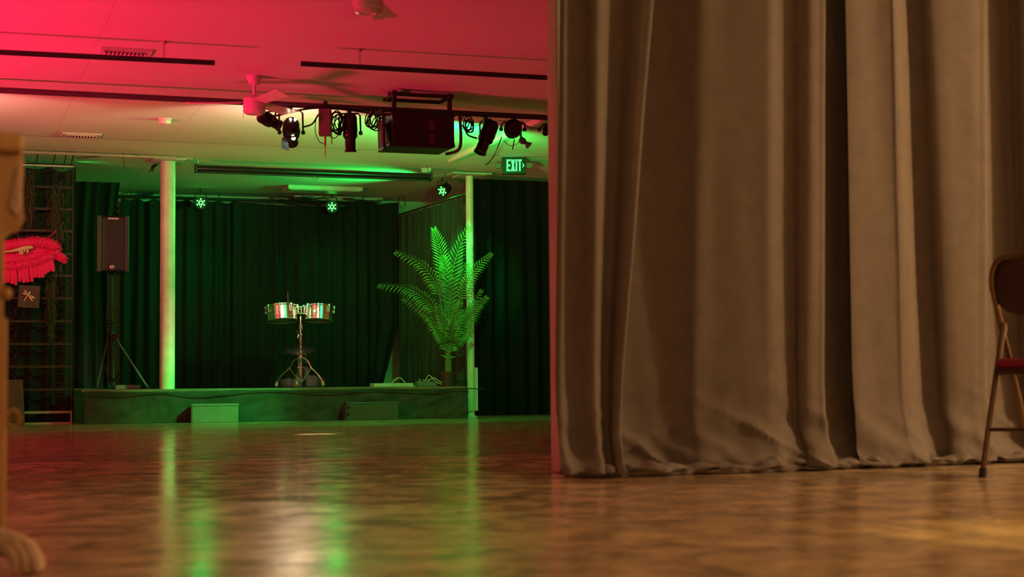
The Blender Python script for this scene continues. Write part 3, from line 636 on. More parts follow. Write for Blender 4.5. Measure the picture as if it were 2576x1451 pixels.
# ------------------------------------------------------------------ ceiling fans
def fan(label, x, y, zb, phis):
    t = thing('ceiling_fan', label, 'ceiling fan', (x, y, zb))
    MB().lathe([(0.062, CEIL), (0.060, CEIL-.03), (0.045, CEIL-.06), (0.030, CEIL-.068), (0.014, CEIL-.07)], (x, y, 0), n=28).build('canopy', m_white, t)
    MB().tube([(x, y, CEIL-.06), (x, y, zb+.12)], 0.013, 14).build('downrod', m_white, t)
    mt = MB().lathe([(0.014, .16), (0.045, .148), (0.080, .132), (0.089, .120), (0.089, .098), (0.083, .094), (0.083, .088), (0.090, .084), (0.090, .052), (0.084, .048), (0.084, .043), (0.089, .040), (0.086, .018), (0.070, .004), (0.050, .0), (0.048, .004), (0.001, .004)], (x, y, zb), n=40).build('motor_housing', m_white, t)
    MB().tube([(x-.085, y-.01, zb+.04), (x-.092, y-.02, zb+.035), (x-.092, y-.02, zb-.035)], 0.0018, 5).build('pull_chain', m_steel, mt)
    for ph in phis:
        d = r0*cos(radians(ph)) + f0*sin(radians(ph)); sd = Z.cross(d); n_ = (Z*cos(radians(13)) + sd*sin(radians(13))); wv = d.cross(n_)
        o0 = V((x, y, zb+.095))
        poly = [(0.105, -.05), (0.50, -.075), (0.56, .060), (0.105, .05)]
        bl = MB().prism(poly, o0, d, wv, n_, 0.006).build('blade', m_white, t, smooth=False)
        MB().prism([(0.07, -.02), (0.19, -.03), (0.19, .03), (0.07, .02)], o0+Z*.005, d, wv, n_, 0.006).build('blade_iron', m_white, bl, smooth=False)
    return t
fz1 = ony(637, 291, 12.6); fan('white ceiling fan before the spotlights, canopy and rod in view', fz1.x, 12.55, fz1.z, (183, 63, -57))
f2 = ony(925, 34, 9.0); fan('white ceiling fan at the top edge with one blade showing', f2.x, 9.0, f2.z, (-38, 82, 202))

# ------------------------------------------------------------------ profile spotlights and cans on the pipe
def spotlight(label, c, aim, lit=False, L_=0.34, R_=0.068, gel=None, k=1.0, roll=0):
    """c: centre of the body; aim: direction of the beam"""
    d = V(aim).normalized(); t = thing('stage_spotlight', label, 'spotlight', c)
    B = MB().lathe([(R_*.35, -.50*L_), (R_*.8, -.47*L_), (R_*1.02, -.38*L_), (R_*1.05, -.15*L_), (R_*.98, -.13*L_), (R_*1.04, -.11*L_), (R_*.98, -.085*L_), (R_*1.04, -.06*L_), (R_*.98, -.035*L_), (R_*1.05, 0), (R_*1.05, .08*L_), (R_*.80, .14*L_)], c, d, 28).build('lamp_housing', m_gloss, t)
    for q in (-.11, -.06):
        MB().lathe([(R_*1.08, -.006), (R_*1.1, 0), (R_*1.08, .006)], c+d*q*L_, d, 28).build('cooling_fin', m_gloss, B)
    MB().lathe([(R_*.78, .10*L_), (R_*.78, .40*L_), (R_*.86, .42*L_), (R_*.88, .47*L_), (R_*.70, .47*L_), (R_*.66, .38*L_)], c, d, 28, close=False).build('lens_barrel', m_gloss, t)
    ln = MB().lathe([(R_*.66, .0), (R_*.4, .008), (0.001, .012)], c+d*.40*L_, d, 24, close=False).build('lens', m_gloss, t)
    side = d.cross(Z); side = side.normalized() if side.length > .05 else X
    up = side.cross(d).normalized()
    if gel:
        MB().box(c+d*.485*L_, (R_*2.0, R_*2.0, 0.004), Matrix((side, up, d)).transposed()).build('gel_frame', gel, t, smooth=False)
    pz = PIPE_A.lerp(PIPE_B, (c.x-PIPE_A.x)/(PIPE_B.x-PIPE_A.x))
    hx = V((c.x, pz.y, pz.z))
    e0 = c+side*(R_+.03); e1 = c-side*(R_+.03); top = V((c.x, (c.y+pz.y)/2, pz.z-.075))
    s2 = V((side.x, side.y, 0)).normalized()*(R_+.03) if abs(side.z) < .9 else X*(R_+.03)
    MB().tube([e0, top+s2, top+s2*.8+Z*.02, top-s2*.8+Z*.02, top-s2, e1], 0.008, 6, flat=1).build('yoke', m_black, t)
    MB().box(hx-Z*.04, (0.03, 0.06, 0.055)).tube([top+Z*.02, hx-Z*.02], 0.009, 8).build('clamp', m_black, t, bevel=0.003)
    for e in (e0, e1): MB().lathe([(0.014, -.016), (0.02, 0), (0.014, .016)], e, side, 12).build('knob', m_black, t)
    return t, d, side, up
tB, dB, sB, uB = spotlight('lit profile spotlight with a teal gel frame beside the fan', SPOT_B, DRUM-SPOT_B+V((0, 0, -0.6)), L_=0.34)
MB().lathe([(0.017, 0), (0.001, .004)], SPOT_B-Y*.083+dB*.03+V((0, 0, -.045)), (0, -1, -.2), 16, close=False).build('glowing_vent', m_hot, tB)
for q in (-.018, .022): MB().lathe([(0.011, 0), (0.008, .003)], SPOT_B-dB*.11-Y*.058+X*q+Z*.045, (0, -1, .5), 12).build('glowing_slot', m_hot, tB)
MB().prism([(-.045, -.055), (.02, -.075), (.0, .045), (-.045, .035)], SPOT_B+dB*.15-sB*.03+V((-.03, -.1, -.02)), X, Z, Y, 0.004).build('gel_flap', m_gel, tB)
spotlight('black profile spotlight pointing straight down beside the grey dimmer box', ony(881, 335, 13.1), (0.05, 0.12, -1), L_=0.34, R_=0.060)
spotlight('black profile spotlight tilted down right of the projector', ony(1223, 346, 13.1), (-0.42, -0.10, -0.9), L_=0.33, R_=0.066)
t, d, s_, u_ = spotlight('black round lamp can seen from behind near the exit sign', ony(1290, 325, 13.15), (0.25, 0.95, -0.05), L_=0.20, R_=0.075)
t, d, s_, u_ = spotlight('small dark can light behind the fan blades', ony(678, 303, 13.25), (0.9, 0.3, -0.35), L_=0.22, R_=0.055)
spotlight('small black lamp at the curtain edge with a pale lens', ony(1374, 325, 13.2), (-0.4, -0.7, -0.7), L_=0.15, R_=0.030)
# grey dimmer box with a rod below it
c = ony(818, 308, 13.05)
t = thing('dimmer_box', 'grey dimmer box hanging from the lighting pipe with a rod', 'dimmer box', c)
MB().box(c, (0.10, 0.10, 0.225), Matrix.Rotation(radians(-20), 3, 'Z')).build('case', m_grey, t, bevel=0.004, smooth=False)
MB().tube([c-Z*.11, c-Z*.20], 0.009, 10).tube([c-Z*.2, c-Z*.29], 0.004, 8).build('rod', m_brass, t)
MB().box(c+Z*.14, (0.03, 0.05, 0.08)).build('clamp', m_black, t)
# projector in a tubular cradle
a = ony(960, 372, 12.85); b = ony(1140, 300, 12.85)
c = V(((a.x+b.x)/2, 12.9, (a.z+b.z)/2)); w_ = b.x-a.x; hh = b.z-a.z
t = thing('projector', 'large black projector hanging in a tubular cradle frame', 'projector', c)
body = MB().prism([(-w_*.40, hh*.60), (w_*.46, hh*.60), (w_*.46, -hh*.35), (w_*.38, -hh*.50), (-w_*.46, -hh*.50), (-w_*.40, -hh*.3)], c, X, Z, Y, 0.34).build('body', m_gloss, t, bevel=0.012)
MB().span((c.x-w_*.46, c.y-.2, c.z-hh*.52), (c.x+w_*.40, c.y+.17, c.z-hh*.46)).build('bottom_plate', m_black, body, bevel=0.004, smooth=False)
MB().box(c+V((0.09, -.174, .05)), (0.045, 0.006, 0.07)).build('label_plate', mat('label_red', (0.06, 0.02, 0.015), 0.5), body, smooth=False)
MB().box(c+V((0.09, -.174, -.055)), (0.045, 0.006, 0.09)).build('label_plate', MATS['label_red'], body, smooth=False)
for sg in (-1, 1):
    xx = c.x+sg*(w_*.5+.02)
    MB().tube(cat([(xx, c.y-.16, c.z+hh*.62), (xx, c.y-.19, c.z+hh*.2), (xx, c.y-.19, c.z-hh*.35), (xx-sg*.02, c.y-.15, c.z-hh*.55), (xx-sg*.05, c.y+.05, c.z-hh*.55)], 5), 0.014, 10).build('cradle_arm', m_black, t)
    MB().tube([(xx, c.y-.16, c.z+hh*.62), (xx-sg*.02, c.y+.16, c.z+hh*.66)], 0.014, 10).build('cradle_arm', m_black, t)
    MB().prism([(-.17, -.12), (.14, -.12), (.17, .10), (-.05, .12)], (xx-sg*.045, c.y, c.z), Y, Z, X, 0.008).build('side_plate', m_iron, t, smooth=False)
tz = min(CEIL-.045, c.z+hh*1.22)
fr = MB()
for yy in (-.16, .13):
    fr.tube([(c.x-w_*.40, c.y+yy, tz), (c.x+w_*.40, c.y+yy, tz)], 0.016, 10)
    fr.tube([(c.x-w_*.44, c.y+yy, c.z+hh*.66), (c.x+w_*.46, c.y+yy, c.z+hh*.66)], 0.014, 10)
for xx in (-.36, .40): fr.tube([(c.x+w_*xx, c.y-.16, tz), (c.x+w_*xx, c.y+.13, tz)], 0.016, 10)
fr.build('hanging_frame', m_black, t)
for xx in (-.37, .40):
    q = MB().box((c.x+w_*xx, c.y-.15, (tz+c.z+hh*.66)/2), (0.035, 0.03, tz-c.z-hh*.66+.02)); q.lathe([(0.026, -.018), (0.03, 0), (0.026, .018)], (c.x+w_*xx, c.y-.17, tz), (0, 1, 0), 14)
    q.build('frame_bracket', m_black, t, bevel=0.003)
    MB().tube([(c.x+w_*xx, c.y, tz), (c.x+w_*xx, c.y, CEIL)], 0.010, 8).build('drop_rod', m_black, t)
# cable coils and cable runs on the pipe
def coil(label, c, r, n, seed, ax=X):
    random.seed(seed); mb = MB()
    for k in range(n):
        rr = r*random.uniform(.75, 1.05); c2 = c+V((random.gauss(0, .012), random.gauss(0, .02), random.gauss(0, .015)-rr*.2)); tl = random.uniform(-.35, .35)
        e = (X+Y*random.uniform(-.6, .6)).normalized()
        mb.tube([c2+e*rr*cos(2*pi*i/18)*.72+Z*rr*sin(2*pi*i/18+tl) for i in range(19)], 0.0055, 5, caps=False)
    tag(mb.build('cable_coil', m_cable), label, 'cable'); return
coil('coil of black cable left of the projector', ony(938, 300, 13.1), 0.075, 8, 1)
coil('coil of black cable between projector and tilted spotlight', ony(1176, 313, 13.05), 0.060, 6, 2)
coil('tangle of black cable between dimmer box and the downward spotlight', ony(846, 305, 13.1), 0.085, 8, 3)
def cable(label, pts, r=0.005, m=m_cable, n=6):
    return tag(MB().tube(cat(pts, n), r, 6).build('cable', m), label, 'cable')
G = lambda x, y, yy=13.1: ony(x, y, yy)
cable('thick black cable looping from the lit spotlight to the dimmer box', [G(760, 320), G(785, 312), G(800, 290), G(815, 275), G(835, 268)], 0.008)
cable('black cable running along the lighting pipe above the lit spotlight', [G(690, 292), G(722, 285), G(752, 277), G(790, 272), G(830, 272), G(880, 277), G(930, 284)], 0.009)
cable('thin black cable drooping under the dimmer box', [G(795, 300), G(793, 330), G(803, 355), G(815, 362)], 0.0035)
cable('thin black cable hanging in a loop before the downward spotlight', [G(830, 345), G(845, 346), G(853, 330), G(850, 310)], 0.004)
cable('thin black cable hanging straight beside the dimmer box', [G(833, 290), G(834, 330), G(835, 363)], 0.004)
cable('black cable from coil to tilted spotlight', [G(1170, 325), G(1178, 340), G(1200, 348)], 0.008)
cable('black cable sagging between the round lamp can and curtain edge', [G(1300, 307), G(1330, 318), G(1350, 322), G(1374, 315)], 0.004)
cable('second black cable sagging towards the curtain edge', [G(1310, 310), G(1340, 325), G(1374, 320)], 0.004)
cable('thin dark cable crossing behind the tilted spotlight', [G(1155, 325), G(1200, 315), G(1240, 306), G(1285, 302)], 0.003)
cable('long black cable dropping from the round lamp can to the pole top', [G(1262, 345, 13.3), G(1252, 370, 14.2), G(1240, 395, 15.5), G(1222, 415, 16.8), G(1200, 428, 17.4)], 0.006)
cable('short black cable hanging below the round lamp can', [G(1294, 350), G(1292, 362), G(1289, 376)], 0.005)
cable('thin dark cable looping below the round lamp can', [G(1266, 352), G(1282, 366), G(1300, 362), G(1308, 352)], 0.003)
# green spring clamp lamp
c = G(1313, 352)
t = thing('clamp_lamp', 'small teal clamp lamp hanging beside the round lamp can', 'clamp lamp', c)
mt_ = mat('teal_paint', (0.05, 0.30, 0.16), 0.45)
MB().tube([G(1310, 335), G(1311, 348)], 0.010, 8).build('stem', mt_, t)
MB().lathe([(0.016, -.03), (0.03, -.02), (0.03, .015), (0.018, .03)], G(1314, 354), (1, 0, -.6), 16).build('socket', mt_, t)
MB().lathe([(0.014, 0), (0.022, .03), (0.036, .05)], G(1321, 358), (1, 0, -.7), 16).build('shade', mt_, t)
MB().box(G(1326, 364), (0.012, 0.03, 0.05), Matrix.Rotation(radians(25), 3, 'Y')).build('jaw', m_black, t, bevel=.003)

# ------------------------------------------------------------------ green LED pars
def par(label, c, aim, roll):
    d = V(aim).normalized(); t = thing('led_par_light', label, 'stage light', c)
    side = d.cross(Z).normalized(); up = side.cross(d)
    MB().lathe([(0.03, -.14), (0.055, -.12), (0.075, -.02), (0.080, 0.0), (0.080, .018), (0.070, .018), (0.068, .002)], c, d, 28).build('can', m_black, t)
    sp = [(0, 0)] + [(0.024*cos(k*pi/3), 0.024*sin(k*pi/3)) for k in range(6)] + [(0.048*cos(k*pi/3+.52), 0.048*sin(k*pi/3+.52)) for k in range(6)]
    for x, y in sp[1:]:
        MB().lathe([(0.0085, 0), (0.006, .004), (0.001, .005)], c+d*.008+side*x+up*y, d, 10, close=False).build('led', m_led, t)
    tp = c+Z*.12; MB().tube([c+side*.09, tp+side*.06, tp-side*.06, c-side*.09], 0.007, 6).build('yoke', m_black, t)
    MB().tube([tp, V((tp.x, tp.y, min(CEIL, tp.z+.06)))], 0.012, 8).build('clamp', m_black, t)
    return t
par('green LED par light above the curtain near the column', PAR[0], (-.02, -1, -.10), 0)
par('green LED par light above the curtain behind the drums', PAR[1], (-.10, -1, -.10), 0)
par('green LED par light by the pole aimed across the stage', PAR[2], (-.72, -.55, -.42), 0)
q = PAR[2]; MB().box(q+V((.05, .02, .09)), (0.03, 0.45, 0.02), Matrix.Rotation(radians(-20), 3, 'Z')).build('mount_bar', m_black, bpy.data.objects['led_par_light.002'])

# ------------------------------------------------------------------ projection screen and ceiling fittings
a = ony(490, 426, 17.0); b = ony(1086, 443, 17.0); b.z = a.z = (a.z+b.z)/2
t = thing('projection_screen', 'black roller projection screen case hung above the stage', 'projection screen', (a+b)/2)
MB().tube([a+X*.02, b-X*.02], 0.038, 18).build('case', m_gloss, t)
MB().span((a.x, 16.955, a.z-.045), (a.x+.022, 17.045, a.z+.05)).build('end_cap', m_black, t, bevel=.004)
MB().span((b.x-.022, 16.955, a.z-.045), (b.x, 17.045, a.z+.05)).build('end_cap', m_black, t, bevel=.004)
MB().box(((a.x+b.x)/2, 17.0, a.z-.038), (b.x-a.x-.06, 0.03, 0.018)).build('weight_bar', m_black, t, bevel=.003)
xm = ony(793, 445, 17.0); MB().tube([xm+V((-.04, 0, 0)), xm+V((-.03, 0, -.015)), xm+V((-.01, 0, -.02)), xm+V((0, 0, -.035)), xm+V((.01, 0, -.02)), xm+V((.035, 0, -.01)), xm+V((.04, 0, 0.005))], 0.003, 5).build('pull_handle', m_steel, t)
for x in (a.x+.03, b.x-.05):
    for k in range(3):
        z = a.z+.05+(CEIL-.035-a.z-.05)*(k+.5)/3; e = X if k % 2 else Y
        MB().tube([V((x, 17.0, z))+e*.009*cos(2*pi*i/8)+Z*.022*sin(2*pi*i/8) for i in range(9)], 0.0025, 5, caps=False).build('chain_link', m_steel, t)
def detector(label, c, m):
    t = thing('smoke_detector', label, 'smoke detector', c)
    MB().lathe([(0.062, 0), (0.064, -.012), (0.056, -.018)], c, n=28).build('base', m, t)
    MB().lathe([(0.052, -.016), (0.056, -.024), (0.050, -.044), (0.035, -.052), (0.001, -.053)], c, n=28).build('cover', m, t)
p = onz(415, 299, CEIL); detector('white smoke detector on the ceiling left of the fan', V((p.x, p.y, CEIL)), m_white)
p = onz(1072, 424, CEIL-.035); detector('white smoke detector over the stage beside the screen end', V((p.x, p.y, CEIL-.035)), m_white)
def vent(label, pa, pb):
    a = onz(*pa, CEIL); b = onz(*pb, CEIL); c = (a+b)/2; w_, l_ = 0.37, 0.26
    t = thing('ceiling_vent', label, 'vent', (c.x, c.y, CEIL))
    fm = MB(); zz = CEIL-.008
    for s in (-1, 1):
        fm.box((c.x, c.y+s*(l_/2-.015), zz), (w_, 0.03, 0.014)); fm.box((c.x+s*(w_/2-.015), c.y, zz), (0.03, l_-.06, 0.014))
    fm.build('frame', m_panel, t, smooth=False)
    MB().box((c.x, c.y, CEIL-.002), (w_-.05, l_-.05, 0.003)).build('backing', mat('vent_dark', (0.10, 0.05, 0.05), 0.8), t, smooth=False)
    for k in range(11):
        MB().box((c.x-(w_-.08)/2+k*(w_-.08)/10, c.y+.03, CEIL-.012), (0.010, 0.10, 0.018), Matrix.Rotation(radians(28), 3, 'Y')).build('slat', m_panel, t, smooth=False)
    for k in range(4):
        MB().box((c.x, c.y-.03-k*.022, CEIL-.010), (w_-.07, 0.012, 0.003), Matrix.Rotation(radians(30), 3, 'X')).build('slat', m_panel, t, smooth=False)
vent('slatted ceiling vent behind the black chained pipe', (262, 118), (368, 140))
vent('slatted ceiling vent above the hooked curtain rail', (165, 333), (243, 346))
def ceiling_fixture(label, x0, x1, y0, y1, th, zt=CEIL):
    t = thing('ceiling_fixture', label, 'ceiling light', ((x0+x1)/2, (y0+y1)/2, zt))
    MB().span((x0, y0, zt-th), (x1, y1, zt)).build('housing', m_panel, t, bevel=.006, smooth=False)
    MB().span((x0+.03, y0+.03, zt-th-.006), (x1-.03, y1-.03, zt-th+.002)).build('diffuser', mat('diffuser', (0.6, 0.58, 0.54), 0.4), t, smooth=False)
ceiling_fixture('unlit flat white ceiling fixture behind the screen case', 3.28, 4.60, 17.80, 18.15, 0.055)
ceiling_fixture('unlit flat white ceiling fixture close to the back curtain', 4.0, 4.95, 19.35, 19.72, 0.05)
ceiling_fixture('unlit narrow white ceiling fixture against the back wall', 4.3, 5.5, 20.42, 20.62, 0.05)

# ------------------------------------------------------------------ exit sign
ec = ony(1293, 416, 16.25)
t = thing('exit_sign', 'lit green EXIT sign with an arrow under the ceiling', 'exit sign', (ec.x, 16.25, ec.z), (0, 0, radians(-17)), local=True)
W_, H_ = 0.262, 0.190
MB().box((0, 0.03, 0), (W_, 0.055, H_)).build('housing', m_exitf, t, bevel=.006, smooth=False)
MB().box((0.012, 0.0, 0.0), (W_-.03, 0.006, H_-.035)).build('face', mat('exit_green_face', (0.003, 0.014, 0.005), 0.35), t, smooth=False)
MB().span((-.06, .0, H_/2), (.06, .06, CEIL-ec.z)).build('canopy', m_black, t, bevel=.006, smooth=False)
def letter(polys, ox):
    mb = MB()
    for pl in polys: mb.prism([(ox+x, z) for x, z in pl], (0, -.005, 0), X, Z, Y, 0.006)
    mb.build('letter', m_exit, t, smooth=False)
hL = 0.065; s_ = 0.017
letter([[(0, -hL), (s_, -hL), (s_, hL), (0, hL)], [(s_, hL), (.042, hL), (.042, hL-.020), (s_, hL-.020)], [(s_, .010), (.042, .010), (.042, -.010), (s_, -.010)], [(s_, -hL+.020), (.042, -hL+.020), (.042, -hL), (s_, -hL)]], -.082)
letter([[(0, -hL), (.018, -hL), (.045, hL), (.027, hL)], [(.027, -hL), (.045, -hL), (.018, hL), (0, hL)]], -.034)
letter([[(0, -hL), (s_, -hL), (s_, hL), (0, hL)]], .018)
letter([[(.013, -hL), (.030, -hL), (.030, hL-.018), (.013, hL-.018)], [(0, hL-.020), (.043, hL-.020), (.043, hL), (0, hL)]], .042)
letter([[(0, .022), (.010, .022), (.026, .0), (.014, .0)], [(.014, .0), (.026, .0), (.010, -.022), (0, -.022)]], .088)
for sg, m_ in ((-1, m_grey), (1, m_rust)):
    hd = MB().box((sg*(W_/2+.040), .02, .0), (0.068, 0.05, 0.062)).build('emergency_lamp', m_grey, t, bevel=.008)
    for i in range(4):
        for j in range(4): MB().lathe([(0.005, 0), (0.001, .004)], (sg*(W_/2+.040)-.023+i*.0155, -.006, -.021+j*.014), (0, -1, 0), 8, close=False).build('lens_facet', m_steel, hd)

# ------------------------------------------------------------------ hooks, hangers and bits round the stage
for px in (96, 140, 168, 186):
    p = ony(px, 378, 16.945); q = ony(px, 395, 17.6)
    tag(MB().tube([V((p.x, 16.945, CEIL-.045)), V((p.x, 16.99, CEIL-.06)), V((p.x+.004, 17.2, 2.775)), V((p.x+.006, 17.6, 2.73))], 0.006, 6).build('curtain_hook', m_black), 'dark hook between curtain rail and the black trellis curtain', 'hook', 'hooks of the trellis curtain')
R_ = lambda x, y, yy=16.9: ony(x, y, yy)
cable('two-strand black cable sagging from the trellis curtain to a hook', [R_(190, 396, 17.5), R_(240, 394, 17.3), R_(290, 387, 17.1), R_(310, 382, 16.95)], 0.006)
cable('black cable sagging from the hook to the thick column', [R_(310, 382, 16.95), R_(340, 388, 17.0), R_(375, 392, 17.1), R_(405, 393, 17.15)], 0.006)
cable('thin wire dangling from the hook on the rail', [R_(318, 373, 16.94), R_(312, 371, 16.94), R_(310, 380, 16.94), R_(311, 400, 16.94), R_(313, 424, 16.94)], 0.004)
c = ony(394, 412, 17.9)
t = thing('clip_bracket', 'black bracket jutting from behind the thick column', 'bracket', c)
MB().tube([c+V((-.05, 0, -.05)), c+V((.06, 0, .06))], 0.018, 8).build('arm', m_black, t)
MB().tube([c+V((-.05, 0, -.05)), c+V((-.075, 0, -.09))], 0.007, 6).build('prong', m_black, t)
MB().tube([c+V((-.03, 0, -.045)), c+V((-.045, 0, -.09))], 0.007, 6).build('prong', m_black, t)
# wall box seen between wing and back curtain
c = ony(295, 533, 20.7)
t = thing('wall_thermostat', 'white wall control box between the wing and back curtains', 'control box', c)
MB().box(c, (0.09, 0.04, 0.26)).build('case', m_white, t, bevel=.006, smooth=False)
for z in (.04, -.03): MB().lathe([(0.022, 0), (0.018, .012)], c+V((-.01, -.02, z)), (0, -1, 0), 12).build('knob', m_black, t)
MB().box(c+V((.03, -.03, .03)), (0.02, 0.02, 0.14)).build('pinkish_strip', m_rust, t, smooth=False)  # narrow pinkish strip on the front of the case
random.seed(5)
for i, lb in enumerate(('tangled black cable lying on the back curtain pipe behind the second par light', 'looped black cables at the right end of the back curtain pipe', 'black cable draped on the back curtain pipe left of the column')):
    x0, x1 = ((3.9, 4.7), (4.9, 5.4), (2.05, 2.6))[i]; pts = []
    for k in range(22): pts.append(V((random.uniform(x0, x1), 20.26+random.gauss(0, .015), 2.755+random.uniform(-.05, .075))))
    cable(lb, pts, 0.0045)
pk = ony(1010, 488, 20.1)
cable('hooped black cable standing above the back curtain end', [pk+V((-.06, 0, -.16)), pk+V((-.03, 0, -.05)), pk, pk+V((.03, 0, -.05)), pk+V((.055, 0, -.16))], 0.005)

# ------------------------------------------------------------------ small things on the deck
def deck_pt(px, y): return V((ony(px, 970, y).x, y, ST))
c = deck_pt(320, 17.75); t = thing('pedal_box', 'flat grey effects box at the foot of the speaker stand', 'box', c)
MB().box(c+Z*.022, (0.26, 0.13, 0.042)).build('case', m_box, t, bevel=.005); MB().box(c+V((-.02, 0, .046)), (0.18, 0.09, 0.008)).build('top_panel', m_grey, t, smooth=False)
cable('black cable lying on the deck before the thick column', [deck_pt(350, 17.6)+Z*.008, deck_pt(372, 17.4)+Z*.012, deck_pt(392, 17.35)+Z*.008, deck_pt(405, 17.38)+Z*.05, deck_pt(403, 17.38)+Z*.22], 0.006)
c = deck_pt(985, 18.2); tag(MB().box(c+Z*.021, (0.48, 0.2, 0.042)).build('white_board', m_wall, bevel=.004, smooth=False), 'flat white board lying on the deck near the palm', 'board')
c0, c1 = deck_pt(985, 17.75), deck_pt(1024, 17.75)
cable('pale cable arching up from the deck beside the white board', [c0+Z*.005, c0+V((.02, 0, .06)), (c0+c1)/2+Z*.105, c1+V((-.03, 0, .055)), c1+Z*.006, c1+V((.10, 0, .006)), c1+V((.16, 0, .02))], 0.006, m_cabw)
c = deck_pt(1072, 17.7); t = thing('power_strip', 'dark power box with plugs on the deck by the palm pot', 'power strip', c)
MB().box(c+Z*.03, (0.24, 0.10, 0.058)).build('case', m_box, t, bevel=.005)
for k in range(4): MB().box(c+V((-.08+k*.05, -.01, .072)), (0.03, 0.035, 0.03)).build('plug', m_box, t, bevel=.004)
random.seed(21)
for k, lb in enumerate(('green-lit cable curling up over the power box', 'pale cable standing out of the power box', 'dark cable running from the power box to the palm pot')):
    pts = [c+V((-.02+.03*k, -.03, .06)), c+V((.02+.05*k, -.06, .13-.03*k)), c+V((.10+.05*k, -.08, .05)), c+V((.20+.03*k, -.1, .010)), c+V((.26+.03*k, -.06, .010))]
    cable(lb, pts, 0.005, m_cabw if k < 2 else m_cable)
c = deck_pt(1160, 17.52); tag(MB().tube([c+V((.07*cos(a*.9), .05*sin(a*.9), .008+.0035*a)) for a in range(22)], 0.006, 6).build('cable_coil', m_cable), 'coiled black cable on the deck corner beside the palm pot', 'cable')

# ------------------------------------------------------------------ folding chair by the curtain
foot = onz(2472, 1200, 0); fd = (r0*0.66 + f0*0.75).normalized(); ang = atan2(fd.y, fd.x)
# local frame: +x is the way the chair faces, +y its left side; the rear left foot stands at `foot`
loc = foot - (Matrix.Rotation(ang, 3, 'Z') @ V((-0.25, 0.21, 0)))
t = thing('folding_chair', 'dark folding chair with a red seat before the taupe curtain', 'chair', (loc.x, loc.y, 0), (0, 0, ang), local=True)
for s in (-1, 1):
    y = 0.21*s
    MB().tube(cat([(0.25, y, 0.012), (0.10, y, 0.34), (-0.07, y, 0.68), (-0.13, y*.97, 0.80), (-0.15, y*.8, 0.875), (-0.155, y*.45, 0.893), (-0.155, 0, 0.895)], 6), 0.0125, 10).build('front_leg', m_bronze, t)
    L_ = MB().tube([(-0.25, y, 0.012), (-0.20, y*.985, 0.17), (-0.045, y*.93, 0.625)], 0.0125, 10).build('rear_leg', m_bronze, t)
    MB().lathe([(0.012, -.012), (0.012, .012)], (-0.05, y*.93, 0.60), (0, 1, 0), 10).build('rivet', m_bronze, L_)
    MB().tube([(-0.254, y, 0.0), (-0.243, y, 0.035)], 0.0155, 10).build('rubber_tip', m_rubber, L_)
    MB().tube([(0.256, y, 0.0), (0.243, y, 0.035)], 0.0155, 10).build('rubber_tip', m_rubber, t)
MB().tube([(-0.196, -.207, 0.19), (-0.196, .207, 0.19)], 0.008, 8).build('rear_stretcher', m_dkred, t)
MB().tube([(0.17, -.21, 0.19), (0.17, .21, 0.19)], 0.008, 8).build('front_stretcher', m_bronze, t)
st = MB().box((0.03, 0, 0.425), (0.40, 0.385, 0.03)).build('seat_pan', m_dkred, t, bevel=.012)
MB().box((0.03, 0, 0.455), (0.385, 0.37, 0.045)).build('seat_cushion', m_vel, st, bevel=.02, seg=3)
def back(u, v):
    y = (u-.5)*2; z = (v-.5)*2; k = (1-abs(z)**3.2)**(1/3.2) if abs(z) < 1 else 0
    wd = 0.215*max(0.52, k)*(1 if z > 0 else 1-0.22*z*z)
    return V((-0.135-0.028*z + 0.035*y*y, y*wd, 0.775+0.125*z))
MB().grid(back, 24, 16).build('backrest', m_dkred, t, solid=.022)

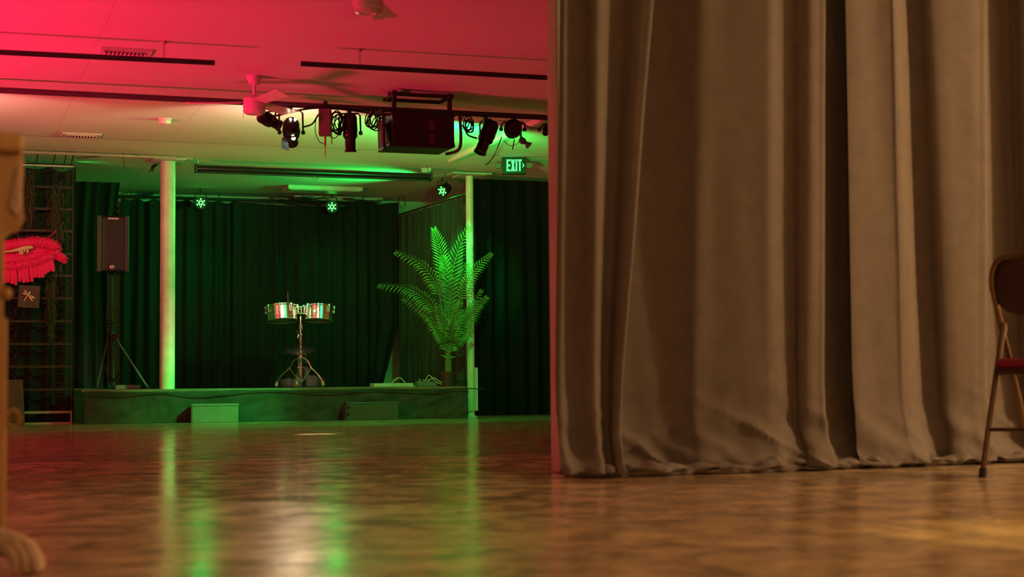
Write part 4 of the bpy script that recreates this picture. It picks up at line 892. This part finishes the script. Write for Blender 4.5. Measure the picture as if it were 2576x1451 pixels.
# ------------------------------------------------------------------ wooden cabinet at the left, close to the camera
cy0 = 3.62
def C(px, py): return ony(px, py, cy0)
xe_ = C(8, 900).x; ztop_ = C(30, 338).z
t = thing('wooden_cabinet', 'oak cabinet with a projecting top, corbel and ring pull', 'cabinet', (xe_-.4, cy0+.2, 0))
MB().span((-0.8, cy0, 0.07), (xe_, cy0+.42, ztop_-.04)).build('body', m_wood, t, bevel=.004, smooth=False)
xt = C(60, 360).x
MB().span((-0.85, cy0-.03, C(30, 384).z), (xt, cy0+.46, ztop_)).build('top', m_wood, t, bevel=.012, seg=3)
co = [C(x, y) for x, y in ((6, 386), (58, 386), (60, 430), (57, 470), (57, 530), (62, 548), (52, 572), (30, 578), (14, 590), (6, 600))]
MB().prism([(p.x, p.z) for p in co], (0, cy0+.05, 0), X, Z, Y, 0.10).build('corbel', m_wood, t, bevel=.006)
MB().prism([(p.x, p.z) for p in [C(x, y) for x, y in ((20, 520), (30, 480), (42, 420), (52, 420), (52, 520), (40, 545))]], (0, cy0-.004, 0), X, Z, Y, 0.02).build('corbel_carving', m_cream, t, bevel=.004)
MB().lathe([(0.008, 0), (0.012, .006), (0.014, .014), (0.008, .022)], C(3, 737), (1, -.2, 0), 16).build('knob', m_wood, t)
MB().span((-0.81, cy0-.008, 0.07), (C(16, 1100).x, cy0+.43, C(10, 800).z)).build('plinth', m_wood, t, bevel=.005, smooth=False)
rc = C(33, 1052); MB().tube([rc+V((0.013*cos(a), 0, 0.018*sin(a))) for a in [2*pi*k/20 for k in range(21)]], 0.0045, 8, caps=False).build('ring_pull', m_brass, t)
MB().tube([C(12, 1040), C(24, 1040)], 0.007, 8).build('pull_plate', m_brass, t)
fc = onz(40, 1440, 0)
ft = MB().tube(cat([(xe_-.12, cy0+.05, .075), (xe_-.03, cy0-.0, .070), (fc.x+.005, cy0-.03, .055), (fc.x+.03, cy0-.045, .030), (fc.x+.035, cy0-.05, .006)], 5), [0.035-.0006*i for i in range(21)], 12)
L_ = ft.build('claw_foot', m_cream, t)
for k in (-1, 0, 1):
    MB().tube(cat([(fc.x-.005+k*.018, cy0-.05, .062+.004*k), (fc.x+.012+k*.02, cy0-.075, .040), (fc.x+.018+k*.02, cy0-.085, .008)], 4), [0.013, 0.014, 0.014, 0.013, 0.013, 0.012, 0.011, 0.010, 0.009], 8).build('toe', m_cream, L_)
MB().span((-0.80, cy0+.36, 0), (-.74, cy0+.42, .07)).build('rear_foot', m_wood, t, smooth=False)
MB().span((-0.80, cy0, 0), (-.74, cy0+.06, .07)).build('front_foot', m_wood, t, smooth=False)
